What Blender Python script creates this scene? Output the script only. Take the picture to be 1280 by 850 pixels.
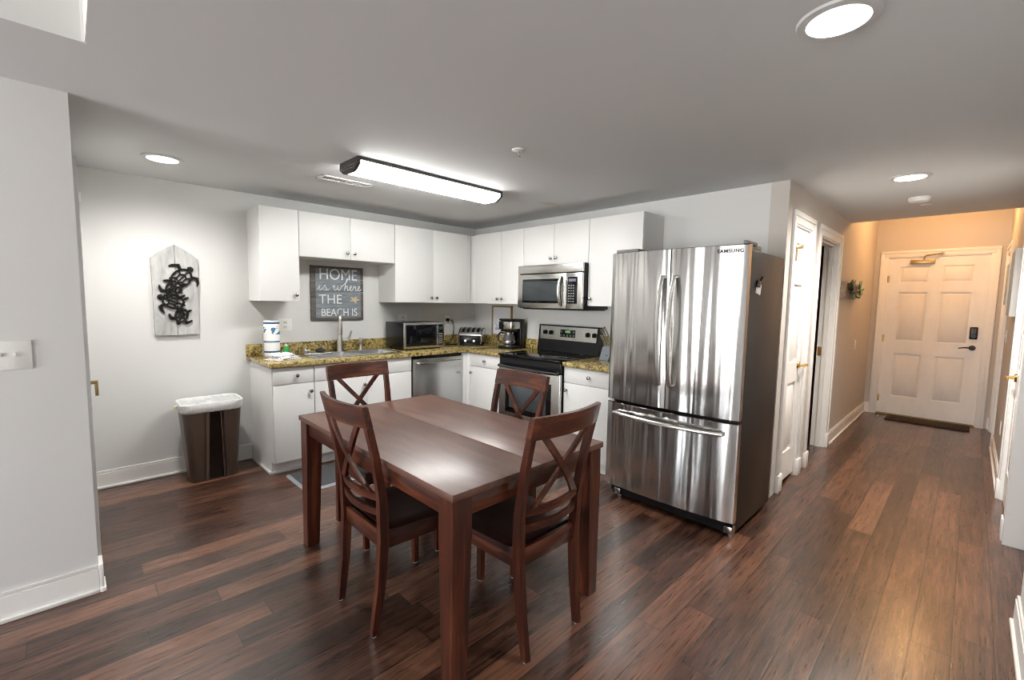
import bpy, bmesh, math, random
from mathutils import Vector, Matrix

random.seed(7)
for o in list(bpy.data.objects):
    bpy.data.objects.remove(o, do_unlink=True)
SC = bpy.context.scene
COL = SC.collection

# ------------------------------------------------------------------ camera, world, exposure
cam_data = bpy.data.cameras.new('camera')
cam = bpy.data.objects.new('camera', cam_data)
COL.objects.link(cam)
SC.camera = cam
cam_data.sensor_width = 36.0
cam_data.lens = 563.65 * 36.0 / 1280.0
cam_data.clip_start = 0.02
_F = Vector((0.69850331, 0.71048562, -0.08545942))
_R = Vector((0.71397786, -0.69997912, 0.0162743))
_U = Vector((0.04825716, 0.07238379, 0.99620873))
cam.matrix_world = Matrix(((_R.x, _U.x, -_F.x, -3.6644), (_R.y, _U.y, -_F.y, -4.4047),
                           (_R.z, _U.z, -_F.z, 1.4274), (0, 0, 0, 1)))

SKY_STRENGTH = 13.0
FLUOR = 20.0
CAN_EMIT = 22.0
CAN_WATT = 30.0
HALL_WATT = 13.0
EXPOSURE = 1.18

world = bpy.data.worlds.new('world')
SC.world = world
world.use_nodes = True
wn = world.node_tree.nodes
wl = world.node_tree.links
bgn = wn['Background']
bgn.inputs['Strength'].default_value = SKY_STRENGTH
_tc = wn.new('ShaderNodeTexCoord')
_sp = wn.new('ShaderNodeSeparateXYZ')
_rp = wn.new('ShaderNodeValToRGB')
_mr = wn.new('ShaderNodeMapRange')
_mr.inputs['From Min'].default_value = -0.2
_mr.inputs['From Max'].default_value = 0.6
wl.new(_tc.outputs['Generated'], _sp.inputs[0])
wl.new(_sp.outputs['Z'], _mr.inputs['Value'])
wl.new(_mr.outputs['Result'], _rp.inputs['Fac'])
_rp.color_ramp.elements[0].color = (1.15, 1.13, 1.10, 1)
_rp.color_ramp.elements[0].position = 0.2
_rp.color_ramp.elements[1].color = (0.78, 0.88, 1.0, 1)
_rp.color_ramp.elements[1].position = 1.0
_e = _rp.color_ramp.elements.new(0.3)
_e.color = (1.0, 1.0, 1.0, 1)
wl.new(_rp.outputs['Color'], bgn.inputs['Color'])

SC.view_settings.view_transform = 'Standard'
SC.view_settings.look = 'None'
SC.view_settings.gamma = 1.0
SC.view_settings.exposure = EXPOSURE
SC.view_settings.use_curve_mapping = False
try:
    SC.cycles.max_bounces = 8
    SC.cycles.diffuse_bounces = 5
    SC.cycles.glossy_bounces = 5
    SC.cycles.transparent_max_bounces = 10
    SC.cycles.caustics_reflective = False
    SC.cycles.caustics_refractive = False
    SC.cycles.sample_clamp_indirect = 6.0
    SC.cycles.blur_glossy = 0.5
    SC.cycles.use_denoising = True
    SC.cycles.filter_width = 1.0
except Exception:
    pass


def area_light(name, loc, rot, size_x, size_y, watt, color, portal=False):
    l = bpy.data.lights.new(name, 'AREA')
    l.shape = 'RECTANGLE'
    l.size = size_x
    l.size_y = size_y
    l.energy = watt
    l.color = color
    o = bpy.data.objects.new(name, l)
    o.location = loc
    o.rotation_euler = rot
    COL.objects.link(o)
    if portal:
        l.cycles.is_portal = True
    return o


def spot_light(name, loc, watt, color, deg=140, r=0.05, blend=0.6):
    l = bpy.data.lights.new(name, 'SPOT')
    l.energy = watt
    l.color = color
    l.spot_size = math.radians(deg)
    l.spot_blend = blend
    l.shadow_soft_size = r
    o = bpy.data.objects.new(name, l)
    o.location = loc
    COL.objects.link(o)
    return o


# ------------------------------------------------------------------ mesh helpers
ORG = {}


class MB:
    def __init__(self, M=None):
        self.bm = bmesh.new()
        self.M = M

    def _fin(self, vs):
        if self.M is not None:
            for v in vs:
                v.co = self.M @ v.co
        return vs

    def box(self, x0, x1, y0, y1, z0, z1, bv=0.0, seg=2):
        if x0 > x1: x0, x1 = x1, x0
        if y0 > y1: y0, y1 = y1, y0
        if z0 > z1: z0, z1 = z1, z0
        return self.hexa([(x0, y0, z0), (x1, y0, z0), (x1, y1, z0), (x0, y1, z0),
                          (x0, y0, z1), (x1, y0, z1), (x1, y1, z1), (x0, y1, z1)], bv, seg)

    def hexa(self, p, bv=0.0, seg=2):
        bm = self.bm
        vs = [bm.verts.new(c) for c in p]
        fs = []
        for f in ((0, 3, 2, 1), (4, 5, 6, 7), (0, 1, 5, 4), (1, 2, 6, 5), (2, 3, 7, 6), (3, 0, 4, 7)):
            fs.append(bm.faces.new([vs[i] for i in f]))
        self._fin(vs)
        if bv > 0:
            es = list({e for f in fs for e in f.edges})
            bmesh.ops.bevel(bm, geom=es, offset=bv, segments=seg, affect='EDGES', profile=0.5, clamp_overlap=True)
        return self

    def loft(self, loops, cap=True, closed=True):
        bm = self.bm
        rows = []
        for lp in loops:
            rows.append([bm.verts.new(c) for c in lp])
        n = len(rows[0])
        for a, b in zip(rows, rows[1:]):
            rng = range(n) if closed else range(n - 1)
            for i in rng:
                j = (i + 1) % n
                try:
                    bm.faces.new((a[i], a[j], b[j], b[i]))
                except ValueError:
                    pass
        if cap and closed:
            bm.faces.new(list(reversed(rows[0])))
            bm.faces.new(rows[-1])
        self._fin([v for r in rows for v in r])
        return self

    def cyl(self, p0, p1, r0, r1=None, n=16, cap=True):
        if r1 is None: r1 = r0
        p0, p1 = Vector(p0), Vector(p1)
        d = (p1 - p0).normalized()
        a = d.orthogonal().normalized()
        b = d.cross(a)
        L = []
        for p, r in ((p0, r0), (p1, r1)):
            L.append([p + (a * math.cos(t) + b * math.sin(t)) * r for t in [2 * math.pi * i / n for i in range(n)]])
        return self.loft(L, cap)

    def tube(self, pts, r, n=8, cap=True):
        pts = [Vector(p) for p in pts]
        rs = r if isinstance(r, (list, tuple)) else [r] * len(pts)
        L = []
        ref = None
        for i, p in enumerate(pts):
            t = (pts[min(i + 1, len(pts) - 1)] - pts[max(i - 1, 0)]).normalized()
            if ref is None:
                ref = t.orthogonal().normalized()
            else:
                ref = (ref - t * ref.dot(t))
                ref = ref.normalized() if ref.length > 1e-6 else t.orthogonal().normalized()
            b = t.cross(ref)
            L.append([p + (ref * math.cos(2 * math.pi * k / n) + b * math.sin(2 * math.pi * k / n)) * rs[i] for k in range(n)])
        return self.loft(L, cap)

    def lathe(self, prof, o=(0, 0, 0), axis='z', n=24, cap=True):
        o = Vector(o)
        L = []
        for r, h in prof:
            lp = []
            for i in range(n):
                t = 2 * math.pi * i / n
                c, s = r * math.cos(t), r * math.sin(t)
                v = {'z': (c, s, h), 'x': (h, c, s), 'y': (s, h, c), '-x': (-h, s, c), '-y': (c, -h, s)}[axis]
                lp.append(o + Vector(v))
            L.append(lp)
        return self.loft(L, cap)

    def prism(self, pts, plane, d0, d1):
        def mk(a, b, d):
            return {'xy': (a, b, d), 'xz': (a, d, b), 'yz': (d, a, b)}[plane]
        return self.loft([[mk(a, b, d0) for a, b in pts], [mk(a, b, d1) for a, b in pts]])

    def build(self, name, mat, parent=None, local=False, smooth=35, **tags):
        bm = self.bm
        bmesh.ops.recalc_face_normals(bm, faces=bm.faces)
        if parent is not None and not local:
            o3 = ORG.get(parent.name, Vector((0, 0, 0)))
            for v in bm.verts:
                v.co -= o3
        me = bpy.data.meshes.new(name)
        bm.to_mesh(me)
        bm.free()
        me.materials.append(mat)
        if smooth:
            me.polygons.foreach_set('use_smooth', [True] * len(me.polygons))
            me.set_sharp_from_angle(angle=math.radians(smooth))
        o = bpy.data.objects.new(name, me)
        COL.objects.link(o)
        if parent is not None:
            o.parent = parent
            ORG[o.name] = ORG.get(parent.name, Vector((0, 0, 0)))
        for k, v in tags.items():
            o[k] = v
        return o


def thing(name, label, cat, loc, rz=0.0, group=None):
    o = bpy.data.objects.new(name, None)
    o.empty_display_size = 0.05
    COL.objects.link(o)
    o.location = loc
    o.rotation_euler = (0, 0, rz)
    o['label'] = label
    o['category'] = cat
    if group: o['group'] = group
    ORG[o.name] = Vector(loc)
    return o


def tag(o, label, cat, group=None):
    o['label'] = label
    o['category'] = cat
    if group: o['group'] = group
    return o


def copy_tree(o, parent=None):
    c = o.copy()
    COL.objects.link(c)
    c.parent = parent
    ORG[c.name] = ORG.get(o.name, Vector((0, 0, 0)))
    for ch in list(o.children):
        copy_tree(ch, c)
    return c


def struct(m, name, mat, parent=None):
    o = m.build(name, mat, parent, smooth=30)
    if parent is None: o['kind'] = 'structure'
    return o


def text_mesh(name, body, size, mat, parent, loc, ex, ey, depth=0.002, shear=0.0, squeeze=1.0, thin=0.0, spacing=1.0):
    """raised lettering: ex = reading direction, ey = letter up direction (world axes)"""
    cu = bpy.data.curves.new(name, 'FONT')
    cu.body = body
    cu.size = size
    cu.extrude = depth / 2
    cu.shear = shear
    cu.offset = thin
    cu.space_character = spacing
    cu.align_x = 'CENTER'
    cu.align_y = 'CENTER'
    t = bpy.data.objects.new(name, cu)
    COL.objects.link(t)
    bpy.context.view_layer.update()
    me = bpy.data.meshes.new_from_object(t.evaluated_get(bpy.context.evaluated_depsgraph_get()))
    bpy.data.objects.remove(t, do_unlink=True)
    ex, ey = Vector(ex), Vector(ey)
    ez = ex.cross(ey)
    o3 = ORG.get(parent.name, Vector((0, 0, 0))) if parent else Vector((0, 0, 0))
    for v in me.vertices:
        c = v.co.copy()
        v.co = Vector(loc) + ex * c.x * squeeze + ey * c.y + ez * c.z - o3
    me.materials.clear()
    me.materials.append(mat)
    o = bpy.data.objects.new(name, me)
    COL.objects.link(o)
    if parent: o.parent = parent
    return o


# ------------------------------------------------------------------ materials
def mat(name, color, rough=0.5, metal=0.0, spec=0.5, coat=0.0, emit=None, estr=0.0):
    m = bpy.data.materials.new(name)
    m.use_nodes = True
    b = m.node_tree.nodes['Principled BSDF']
    b.inputs['Base Color'].default_value = (*color, 1)
    b.inputs['Roughness'].default_value = rough
    b.inputs['Metallic'].default_value = metal
    b.inputs['Specular IOR Level'].default_value = spec
    b.inputs['Coat Weight'].default_value = coat
    if emit:
        b.inputs['Emission Color'].default_value = (*emit, 1)
        b.inputs['Emission Strength'].default_value = estr
    return m


class NT:
    def __init__(self, m):
        self.t = m.node_tree
        self.b = self.t.nodes['Principled BSDF']

    def n(self, typ, **kw):
        nd = self.t.nodes.new(typ)
        for k, v in kw.items():
            if k in nd.inputs:
                nd.inputs[k].default_value = v
            else:
                setattr(nd, k, v)
        return nd

    def l(self, a, b):
        self.t.links.new(a, b)

    def math(self, op, a, b=None):
        nd = self.t.nodes.new('ShaderNodeMath')
        nd.operation = op
        for i, x in enumerate((a, b)):
            if x is None: continue
            if isinstance(x, (int, float)):
                nd.inputs[i].default_value = x
            else:
                self.l(x, nd.inputs[i])
        return nd.outputs[0]

    def ramp(self, fac, stops):
        r = self.t.nodes.new('ShaderNodeValToRGB')
        el = r.color_ramp.elements
        while len(el) > 1: el.remove(el[-1])
        for i, (p, c) in enumerate(stops):
            e = el[0] if i == 0 else el.new(p)
            e.position = p
            e.color = (*c, 1)
        self.l(fac, r.inputs['Fac'])
        return r.outputs['Color']

    def coords(self, scale=(1, 1, 1)):
        tc = self.n('ShaderNodeTexCoord')
        mp = self.n('ShaderNodeMapping')
        mp.inputs['Scale'].default_value = scale
        self.l(tc.outputs['Object'], mp.inputs['Vector'])
        return mp.outputs['Vector']

    def noise(self, vec, scale, detail=4, rough=0.55, dist=0.0):
        nd = self.n('ShaderNodeTexNoise')
        nd.inputs['Scale'].default_value = scale
        nd.inputs['Detail'].default_value = detail
        nd.inputs['Roughness'].default_value = rough
        nd.inputs['Distortion'].default_value = dist
        self.l(vec, nd.inputs['Vector'])
        return nd.outputs['Fac']

    def bump(self, h, strength=0.2, dist=0.01):
        bp = self.n('ShaderNodeBump')
        bp.inputs['Strength'].default_value = strength
        bp.inputs['Distance'].default_value = dist
        self.l(h, bp.inputs['Height'])
        self.l(bp.outputs['Normal'], self.b.inputs['Normal'])


def mat_paint(name, color, rough=0.7, bump=0.04, scale=220):
    m = mat(name, color, rough, spec=0.3)
    k = NT(m)
    v = k.coords()
    k.bump(k.noise(v, scale, 2), bump, 0.002)
    return m


def mat_wood(name, c0, c1, c2, axis='x', rough=0.3, coat=0.3, freq=14):
    m = mat(name, c1, rough, coat=coat)
    k = NT(m)
    sc = {'x': (1.2, freq, freq), 'y': (freq, 1.2, freq), 'z': (freq, freq, 1.2)}[axis]
    v = k.coords(sc)
    f = k.noise(v, 2.2, 6, 0.6, 0.4)
    c = k.ramp(f, [(0.28, c0), (0.52, c1), (0.75, c2)])
    k.l(c, k.b.inputs['Base Color'])
    k.b.inputs['Coat Roughness'].default_value = 0.26
    k.bump(f, 0.06, 0.004)
    return m


def mat_floor():
    m = mat('dark_plank_floor', (0.06, 0.025, 0.015), 0.3)
    k = NT(m)
    tc = k.n('ShaderNodeTexCoord')
    sp = k.n('ShaderNodeSeparateXYZ')
    k.l(tc.outputs['Object'], sp.inputs[0])
    X, Y = sp.outputs['X'], sp.outputs['Y']
    v = k.math('DIVIDE', Y, 0.127)
    row = k.math('FLOOR', v)
    vf = k.math('FRACT', v)
    wn1 = k.n('ShaderNodeTexWhiteNoise')
    wn1.noise_dimensions = '1D'
    k.l(row, wn1.inputs['W'])
    u = k.math('ADD', k.math('DIVIDE', X, 1.15), k.math('MULTIPLY', wn1.outputs['Value'], 7.3))
    pl = k.math('FLOOR', u)
    uf = k.math('FRACT', u)
    cb = k.n('ShaderNodeCombineXYZ')
    k.l(row, cb.inputs[0])
    k.l(pl, cb.inputs[1])
    wn2 = k.n('ShaderNodeTexWhiteNoise')
    wn2.noise_dimensions = '3D'
    k.l(cb.outputs[0], wn2.inputs['Vector'])
    tone = wn2.outputs['Value']
    # grain coordinates, shifted per plank
    off = k.n('ShaderNodeVectorMath')
    off.operation = 'MULTIPLY'
    off.inputs[1].default_value = (9, 7, 5)
    k.l(wn2.outputs['Color'], off.inputs[0])
    mp = k.n('ShaderNodeMapping')
    mp.inputs['Scale'].default_value = (1.6, 16, 1)
    k.l(tc.outputs['Object'], mp.inputs['Vector'])
    ad = k.n('ShaderNodeVectorMath')
    k.l(mp.outputs['Vector'], ad.inputs[0])
    k.l(off.outputs[0], ad.inputs[1])
    grain = k.noise(ad.outputs[0], 2.4, 8, 0.66, 0.35)
    mp2 = k.n('ShaderNodeMapping')
    mp2.inputs['Scale'].default_value = (9, 5, 1)
    k.l(tc.outputs['Object'], mp2.inputs['Vector'])
    scrape = k.noise(mp2.outputs['Vector'], 1.6, 3, 0.5, 0.6)
    mp3 = k.n('ShaderNodeMapping')
    mp3.inputs['Scale'].default_value = (3.0, 70, 1)
    k.l(tc.outputs['Object'], mp3.inputs['Vector'])
    fine = k.noise(mp3.outputs['Vector'], 1.5, 4, 0.7, 0.2)
    mp4 = k.n('ShaderNodeMapping')
    mp4.inputs['Scale'].default_value = (0.9, 1.4, 1)
    k.l(tc.outputs['Object'], mp4.inputs['Vector'])
    patch = k.noise(mp4.outputs['Vector'], 1.0, 2, 0.5, 0.3)
    fac = k.math('ADD', k.math('ADD', k.math('MULTIPLY', tone, 0.18), k.math('MULTIPLY', grain, 0.46)),
                 k.math('ADD', k.math('MULTIPLY', fine, 0.30), k.math('MULTIPLY', patch, 0.14)))
    col = k.ramp(fac, [(0.36, (0.010, 0.005, 0.004)), (0.48, (0.042, 0.018, 0.011)), (0.56, (0.092, 0.040, 0.024)),
                       (0.66, (0.18, 0.080, 0.046)), (0.78, (0.24, 0.12, 0.075))])
    # plank joints
    ev = k.math('MINIMUM', vf, k.math('SUBTRACT', 1.0, vf))
    eu = k.math('MULTIPLY', k.math('MINIMUM', uf, k.math('SUBTRACT', 1.0, uf)), 9.0)
    e = k.math('MINIMUM', ev, eu)
    mr = k.n('ShaderNodeMapRange')
    mr.inputs['From Min'].default_value = 0.0
    mr.inputs['From Max'].default_value = 0.03
    k.l(e, mr.inputs['Value'])
    mx = k.n('ShaderNodeMix')
    mx.data_type = 'RGBA'
    k.l(mr.outputs['Result'], mx.inputs['Factor'])
    mx.inputs['A'].default_value = (0.006, 0.003, 0.002, 1)
    k.l(col, mx.inputs['B'])
    k.l(mx.outputs['Result'], k.b.inputs['Base Color'])
    rr = k.math('ADD', 0.16, k.math('MULTIPLY', fine, 0.28))
    k.l(rr, k.b.inputs['Roughness'])
    k.b.inputs['Specular IOR Level'].default_value = 0.6
    k.b.inputs['Coat Weight'].default_value = 0.35
    k.b.inputs['Coat Roughness'].default_value = 0.22
    h = k.math('ADD', k.math('ADD', k.math('MULTIPLY', grain, 0.35), k.math('MULTIPLY', scrape, 0.6)),
               k.math('MULTIPLY', mr.outputs['Result'], 0.8))
    k.bump(h, 0.12, 0.005)
    return m


def mat_granite():
    m = mat('golden_granite', (0.4, 0.28, 0.1), 0.16, coat=0.2)
    k = NT(m)
    v = k.coords()
    n1 = k.noise(v, 38, 5, 0.7, 0.6)
    c1 = k.ramp(n1, [(0.35, (0.04, 0.028, 0.015)), (0.44, (0.20, 0.14, 0.045)), (0.53, (0.42, 0.32, 0.11)),
                     (0.66, (0.55, 0.46, 0.23)), (0.78, (0.70, 0.64, 0.48))])
    n2 = k.noise(v, 95, 3, 0.6)
    c2 = k.ramp(n2, [(0.35, (0.03, 0.02, 0.015)), (0.44, (1, 1, 1))])
    mx = k.n('ShaderNodeMix')
    mx.data_type = 'RGBA'
    mx.blend_type = 'MULTIPLY'
    mx.inputs['Factor'].default_value = 0.85
    k.l(c1, mx.inputs['A'])
    k.l(c2, mx.inputs['B'])
    k.l(mx.outputs['Result'], k.b.inputs['Base Color'])
    return m


def mat_steel(name, col=(0.62, 0.61, 0.59), rough=0.24, wave=None, brush='z'):
    m = mat(name, col, rough, metal=1.0)
    k = NT(m)
    sc = {'z': (180, 180, 2), 'y': (180, 2, 180), 'x': (2, 180, 180)}[brush]
    f = k.noise(k.coords(sc), 1.0, 2)
    if wave:
        w = k.noise(k.coords(wave), 1.0, 1.5, 0.4, 0.3)
        h = k.math('ADD', k.math('MULTIPLY', w, 1.0), k.math('MULTIPLY', f, 0.0015))
        k.bump(h, 0.95, 0.03)
    return m


def mat_glass_pane():
    m = bpy.data.materials.new('window_glass')
    m.use_nodes = True
    t = m.node_tree
    t.nodes.clear()
    o = t.nodes.new('ShaderNodeOutputMaterial')
    mx = t.nodes.new('ShaderNodeMixShader')
    tr = t.nodes.new('ShaderNodeBsdfTransparent')
    gl = t.nodes.new('ShaderNodeBsdfGlossy')
    gl.inputs['Roughness'].default_value = 0.02
    mx.inputs['Fac'].default_value = 0.06
    t.links.new(tr.outputs[0], mx.inputs[1])
    t.links.new(gl.outputs[0], mx.inputs[2])
    t.links.new(mx.outputs[0], o.inputs[0])
    return m


def mat_speckle(name, stops, scale, rough=0.8, vec=(1, 1, 1), bump=0.1):
    m = mat(name, stops[0][1], rough)
    k = NT(m)
    f = k.noise(k.coords(vec), scale, 6, 0.65, 0.3)
    k.l(k.ramp(f, stops), k.b.inputs['Base Color'])
    k.bump(f, bump, 0.004)
    return m


M = {}
STAIN = (-0.51, -1.66)
M['wall'] = mat_paint('grey_wall_paint', (0.66, 0.66, 0.65))
M['hallwall'] = mat_paint('beige_grey_wall_paint', (0.56, 0.52, 0.48))
M['ceil'] = mat_paint('ceiling_paint', (0.63, 0.635, 0.64), 0.85, 0.03)
_k = NT(M['ceil'])
_vd = _k.n('ShaderNodeVectorMath'); _vd.operation = 'DISTANCE'
_vm = _k.n('ShaderNodeMapping'); _vm.inputs['Scale'].default_value = (1.0, 1.8, 0.0)
_tc2 = _k.n('ShaderNodeTexCoord'); _k.l(_tc2.outputs['Object'], _vm.inputs['Vector'])
_k.l(_vm.outputs['Vector'], _vd.inputs[0]); _vd.inputs[1].default_value = (STAIN[0], STAIN[1] * 1.8, 0.0)
_nz = _k.noise(_tc2.outputs['Object'], 9, 3)
_k.l(_k.ramp(_k.math('ADD', _vd.outputs['Value'], _k.math('MULTIPLY', _nz, 0.16)), [(0.08, (0.56, 0.50, 0.41)), (0.24, (0.63, 0.635, 0.64))]), _k.b.inputs['Base Color'])
M['trim'] = mat_paint('white_trim_paint', (0.82, 0.81, 0.79), 0.4, 0.01)
M['door'] = mat_speckle('white_door_paint', [(0.3, (0.78, 0.76, 0.74)), (0.7, (0.86, 0.85, 0.83))], 6, 0.42, (1, 1, .3), 0.02)
M['cab'] = mat_paint('white_cabinet_laminate', (0.75, 0.75, 0.74), 0.38, 0.008)
M['floor'] = mat_floor()
M['granite'] = mat_granite()
M['steel_fridge'] = mat_steel('wavy_stainless_steel', (0.56, 0.555, 0.545), 0.17, wave=(1, 9.0, 0.40))
M['steel'] = mat_steel('brushed_stainless_steel', (0.60, 0.59, 0.56), 0.27, brush='y')
M['steel_dw'] = mat_steel('dishwasher_stainless_steel', (0.60, 0.60, 0.60), 0.26, brush='x')
M['sink'] = mat_steel('sink_steel', (0.66, 0.67, 0.68), 0.25, brush='x')
M['chrome'] = mat('polished_chrome', (0.75, 0.75, 0.75), 0.12, 1.0)
M['nickel'] = mat('brushed_nickel', (0.58, 0.55, 0.51), 0.28, 1.0)
M['knob'] = mat('dark_nickel_knob', (0.42, 0.40, 0.38), 0.2, 1.0)
M['brass'] = mat('polished_brass', (0.78, 0.52, 0.16), 0.2, 1.0)
M['brass_old'] = mat('aged_brass', (0.42, 0.30, 0.13), 0.35, 1.0)
M['bronze'] = mat('dark_bronze', (0.02, 0.018, 0.017), 0.35, 0.6)
M['black'] = mat('black_plastic', (0.008, 0.008, 0.009), 0.25, spec=0.3)
M['blackgloss'] = mat('black_glass', (0.004, 0.004, 0.005), 0.06, spec=0.4)
M['blackmatte'] = mat('black_rubber', (0.02, 0.02, 0.02), 0.7)
M['fridge_side'] = mat_speckle('dark_grey_fridge_side', [(0.3, (0.020, 0.015, 0.0125)), (0.7, (0.028, 0.021, 0.018))], 300, 0.42, (1, 1, 1), 0.04)
M['fridge_side'].node_tree.nodes['Principled BSDF'].inputs['Specular IOR Level'].default_value = 0.25
M['ovenglass'] = mat('oven_window_glass', (0.05, 0.06, 0.065), 0.08, coat=0.3)
M['mwglass'] = mat('microwave_window_mesh', (0.035, 0.042, 0.045), 0.15)
M['wood'] = mat_wood('mahogany_wood', (0.012, 0.003, 0.0035), (0.060, 0.014, 0.006), (0.18, 0.050, 0.018), 'z', 0.30, 0.12)
M['wood_y'] = mat_wood('mahogany_wood_crosswise', (0.012, 0.003, 0.0035), (0.060, 0.014, 0.006), (0.18, 0.050, 0.018), 'y', 0.30, 0.12)
M['wood_x'] = mat_wood('mahogany_wood_lengthwise', (0.012, 0.003, 0.0035), (0.060, 0.014, 0.006), (0.18, 0.050, 0.018), 'x', 0.30, 0.12)
M['tabletop'] = mat_wood('mahogany_tabletop', (0.062, 0.025, 0.017), (0.105, 0.045, 0.030), (0.145, 0.066, 0.045), 'y', 0.42, 0.3, 9)
M['seat'] = mat_wood('dark_seat_wood', (0.016, 0.006, 0.005), (0.026, 0.009, 0.007), (0.045, 0.016, 0.011), 'x', 0.3, 0.3)
M['white'] = mat('white_plastic', (0.80, 0.80, 0.78), 0.4)
M['glide'] = mat('clear_grey_glide', (0.45, 0.45, 0.45), 0.4)
M['emit_fluor'] = mat('lit_white_diffuser', (0.9, 0.9, 0.9), 0.5, emit=(1, 0.99, 0.96), estr=FLUOR)
M['emit_can'] = mat('lit_lamp_lens', (0.9, 0.9, 0.9), 0.5, emit=(1, 0.97, 0.92), estr=CAN_EMIT)
M['baffle'] = mat('white_lamp_baffle', (0.85, 0.85, 0.85), 0.3)
M['mat'] = mat_speckle('grey_kitchen_mat', [(0.3, (0.035, 0.037, 0.04)), (0.7, (0.06, 0.063, 0.068))], 90, 0.55)
M['matedge'] = mat('light_grey_mat_edge', (0.22, 0.23, 0.25), 0.5)
M['doormat'] = mat_speckle('brown_ribbed_doormat', [(0.35, (0.02, 0.011, 0.006)), (0.7, (0.07, 0.04, 0.022))], 60, 0.9, (4, 1, 1), 0.4)
M['trash'] = mat_speckle('bronze_brown_plastic', [(0.3, (0.075, 0.05, 0.038)), (0.7, (0.095, 0.064, 0.05))], 40, 0.3, (1, 1, .2), 0.01)
M['trash_dark'] = mat('dark_brown_plastic', (0.007, 0.004, 0.003), 0.2)
M['bag'] = mat_speckle('white_bin_liner', [(0.3, (0.62, 0.62, 0.62)), (0.7, (0.80, 0.80, 0.79))], 30, 0.35, (1, 1, 1), 0.5)
M['bagtop'] = mat_speckle('grey_crumpled_liner', [(0.3, (0.36, 0.37, 0.38)), (0.7, (0.62, 0.63, 0.64))], 45, 0.3, (1, 2, 1), 0.7)
M['glass'] = mat_glass_pane()
M['dark_room'] = mat_paint('dark_room_shade', (0.10, 0.06, 0.05), 0.8)  # darkness of the unlit room is put into its wall colour
M['warm'] = mat('lit_warm_globe', (0.9, 0.8, 0.6), 0.5, emit=(1.0, 0.62, 0.28), estr=8.0)

# ------------------------------------------------------------------ key dimensions
H = 2.311          # kitchen and hall ceiling
HH = 2.75          # living room / entry ceiling
LW = 3.443         # end of the range wall
XD = 4.085         # entry wall
YR = -4.65         # right hand hall wall
WX0 = -8.6         # glazed wall behind camera
XL = -3.622         # left return wall face
YC = -1.545        # left column wall face

# ------------------------------------------------------------------ setting: floor, walls, ceilings
m = MB(); m.box(WX0 - 0.1, XD + 0.12, -6.1, 0.12, -0.08, 0.0)
struct(m, 'floor', M['floor'])
m = MB(); m.box(-3.72, XD + 0.12, 0.0, 0.12, 0, HH)
struct(m, 'wall_back', M['wall'])
m = MB(); m.box(0.0, 0.11, -LW + 0.12, 0.0, 0, HH)
struct(m, 'wall_range', M['wall'])

D1A, D1B = 0.20, 0.66      # pantry door opening
D2A, D2B = 0.99, 1.76      # open doorway
DH = 2.04
m = MB()
y0, y1 = -LW, -LW + 0.12
m.box(0, D1A, y0, y1, 0, HH); m.box(D1A, D1B, y0, y1, DH, HH); m.box(D1B, D2A, y0, y1, 0, HH)
m.box(D2A, D2B, y0, y1, DH, HH); m.box(D2B, XD, y0, y1, 0, HH)
struct(m, 'wall_hall', M['hallwall'])

FY0, FY1 = -3.594, -4.502   # entry door leaf
m = MB()
m.box(XD, XD + 0.12, -6.1, FY1 - 0.02, 0, HH); m.box(XD, XD + 0.12, FY0 + 0.02, 0, 0, HH)
m.box(XD, XD + 0.12, FY1 - 0.02, FY0 + 0.02, 2.10, HH)
m.box(XD + 0.125, XD + 0.2, -6.1, 0.12, -0.08, HH + 0.08)  # added unseen slab, blocks sky light leaking around the entry door
struct(m, 'wall_entry', M['hallwall'])

# right wall with side passage, one closed door and an entry closet door
RA, RB = -0.66, 0.34
D3A, D3B = 0.47, 1.28
D4A, D4B = 3.16, 3.92
m = MB()
yy0, yy1 = YR - 0.12, YR
m.box(RB, D3A, yy0, yy1, 0, HH); m.box(D3A, D3B, yy0, yy1, DH, HH); m.box(D3B, D4A, yy0, yy1, 0, HH)
m.box(D4A, D4B, yy0, yy1, DH, HH); m.box(D4B, XD, yy0, yy1, 0, HH)
struct(m, 'wall_right', M['hallwall'])
m = MB(); m.box(WX0, RA, yy0, yy1, 0, HH); m.box(RA - 0.12, RA, -6.0, yy0, 0, HH); m.box(RA - 0.12, XD, -6.1, -6.0, 0, HH)
m.box(RB, RB + 0.1, -6.0, yy0, 0, HH)
struct(m, 'wall_front', M['wall'])
# left column wall, its return and the block behind it
m = MB(); m.box(-4.9, -3.622, YC, YC + 0.0995, 0, H)
struct(m, 'wall_column', M['wall'])
m = MB()
m.box(-3.72, XL, YC + 0.10, -1.30, 0, H); m.box(-3.72, XL, -0.48, 0.0, 0, H); m.box(-3.72, XL, -1.30, -0.48, 2.05, H)
m.box(-4.9, -4.8, YC + 0.1, 0.12, 0, H)
struct(m, 'wall_left', M['wall'])
m = MB(); m.box(WX0, -4.8, 0.0, 0.12, 0, HH); m.box(-4.8, -3.72, 0.0, 0.12, 0, HH)
struct(m, 'wall_living', M['wall'])
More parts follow.
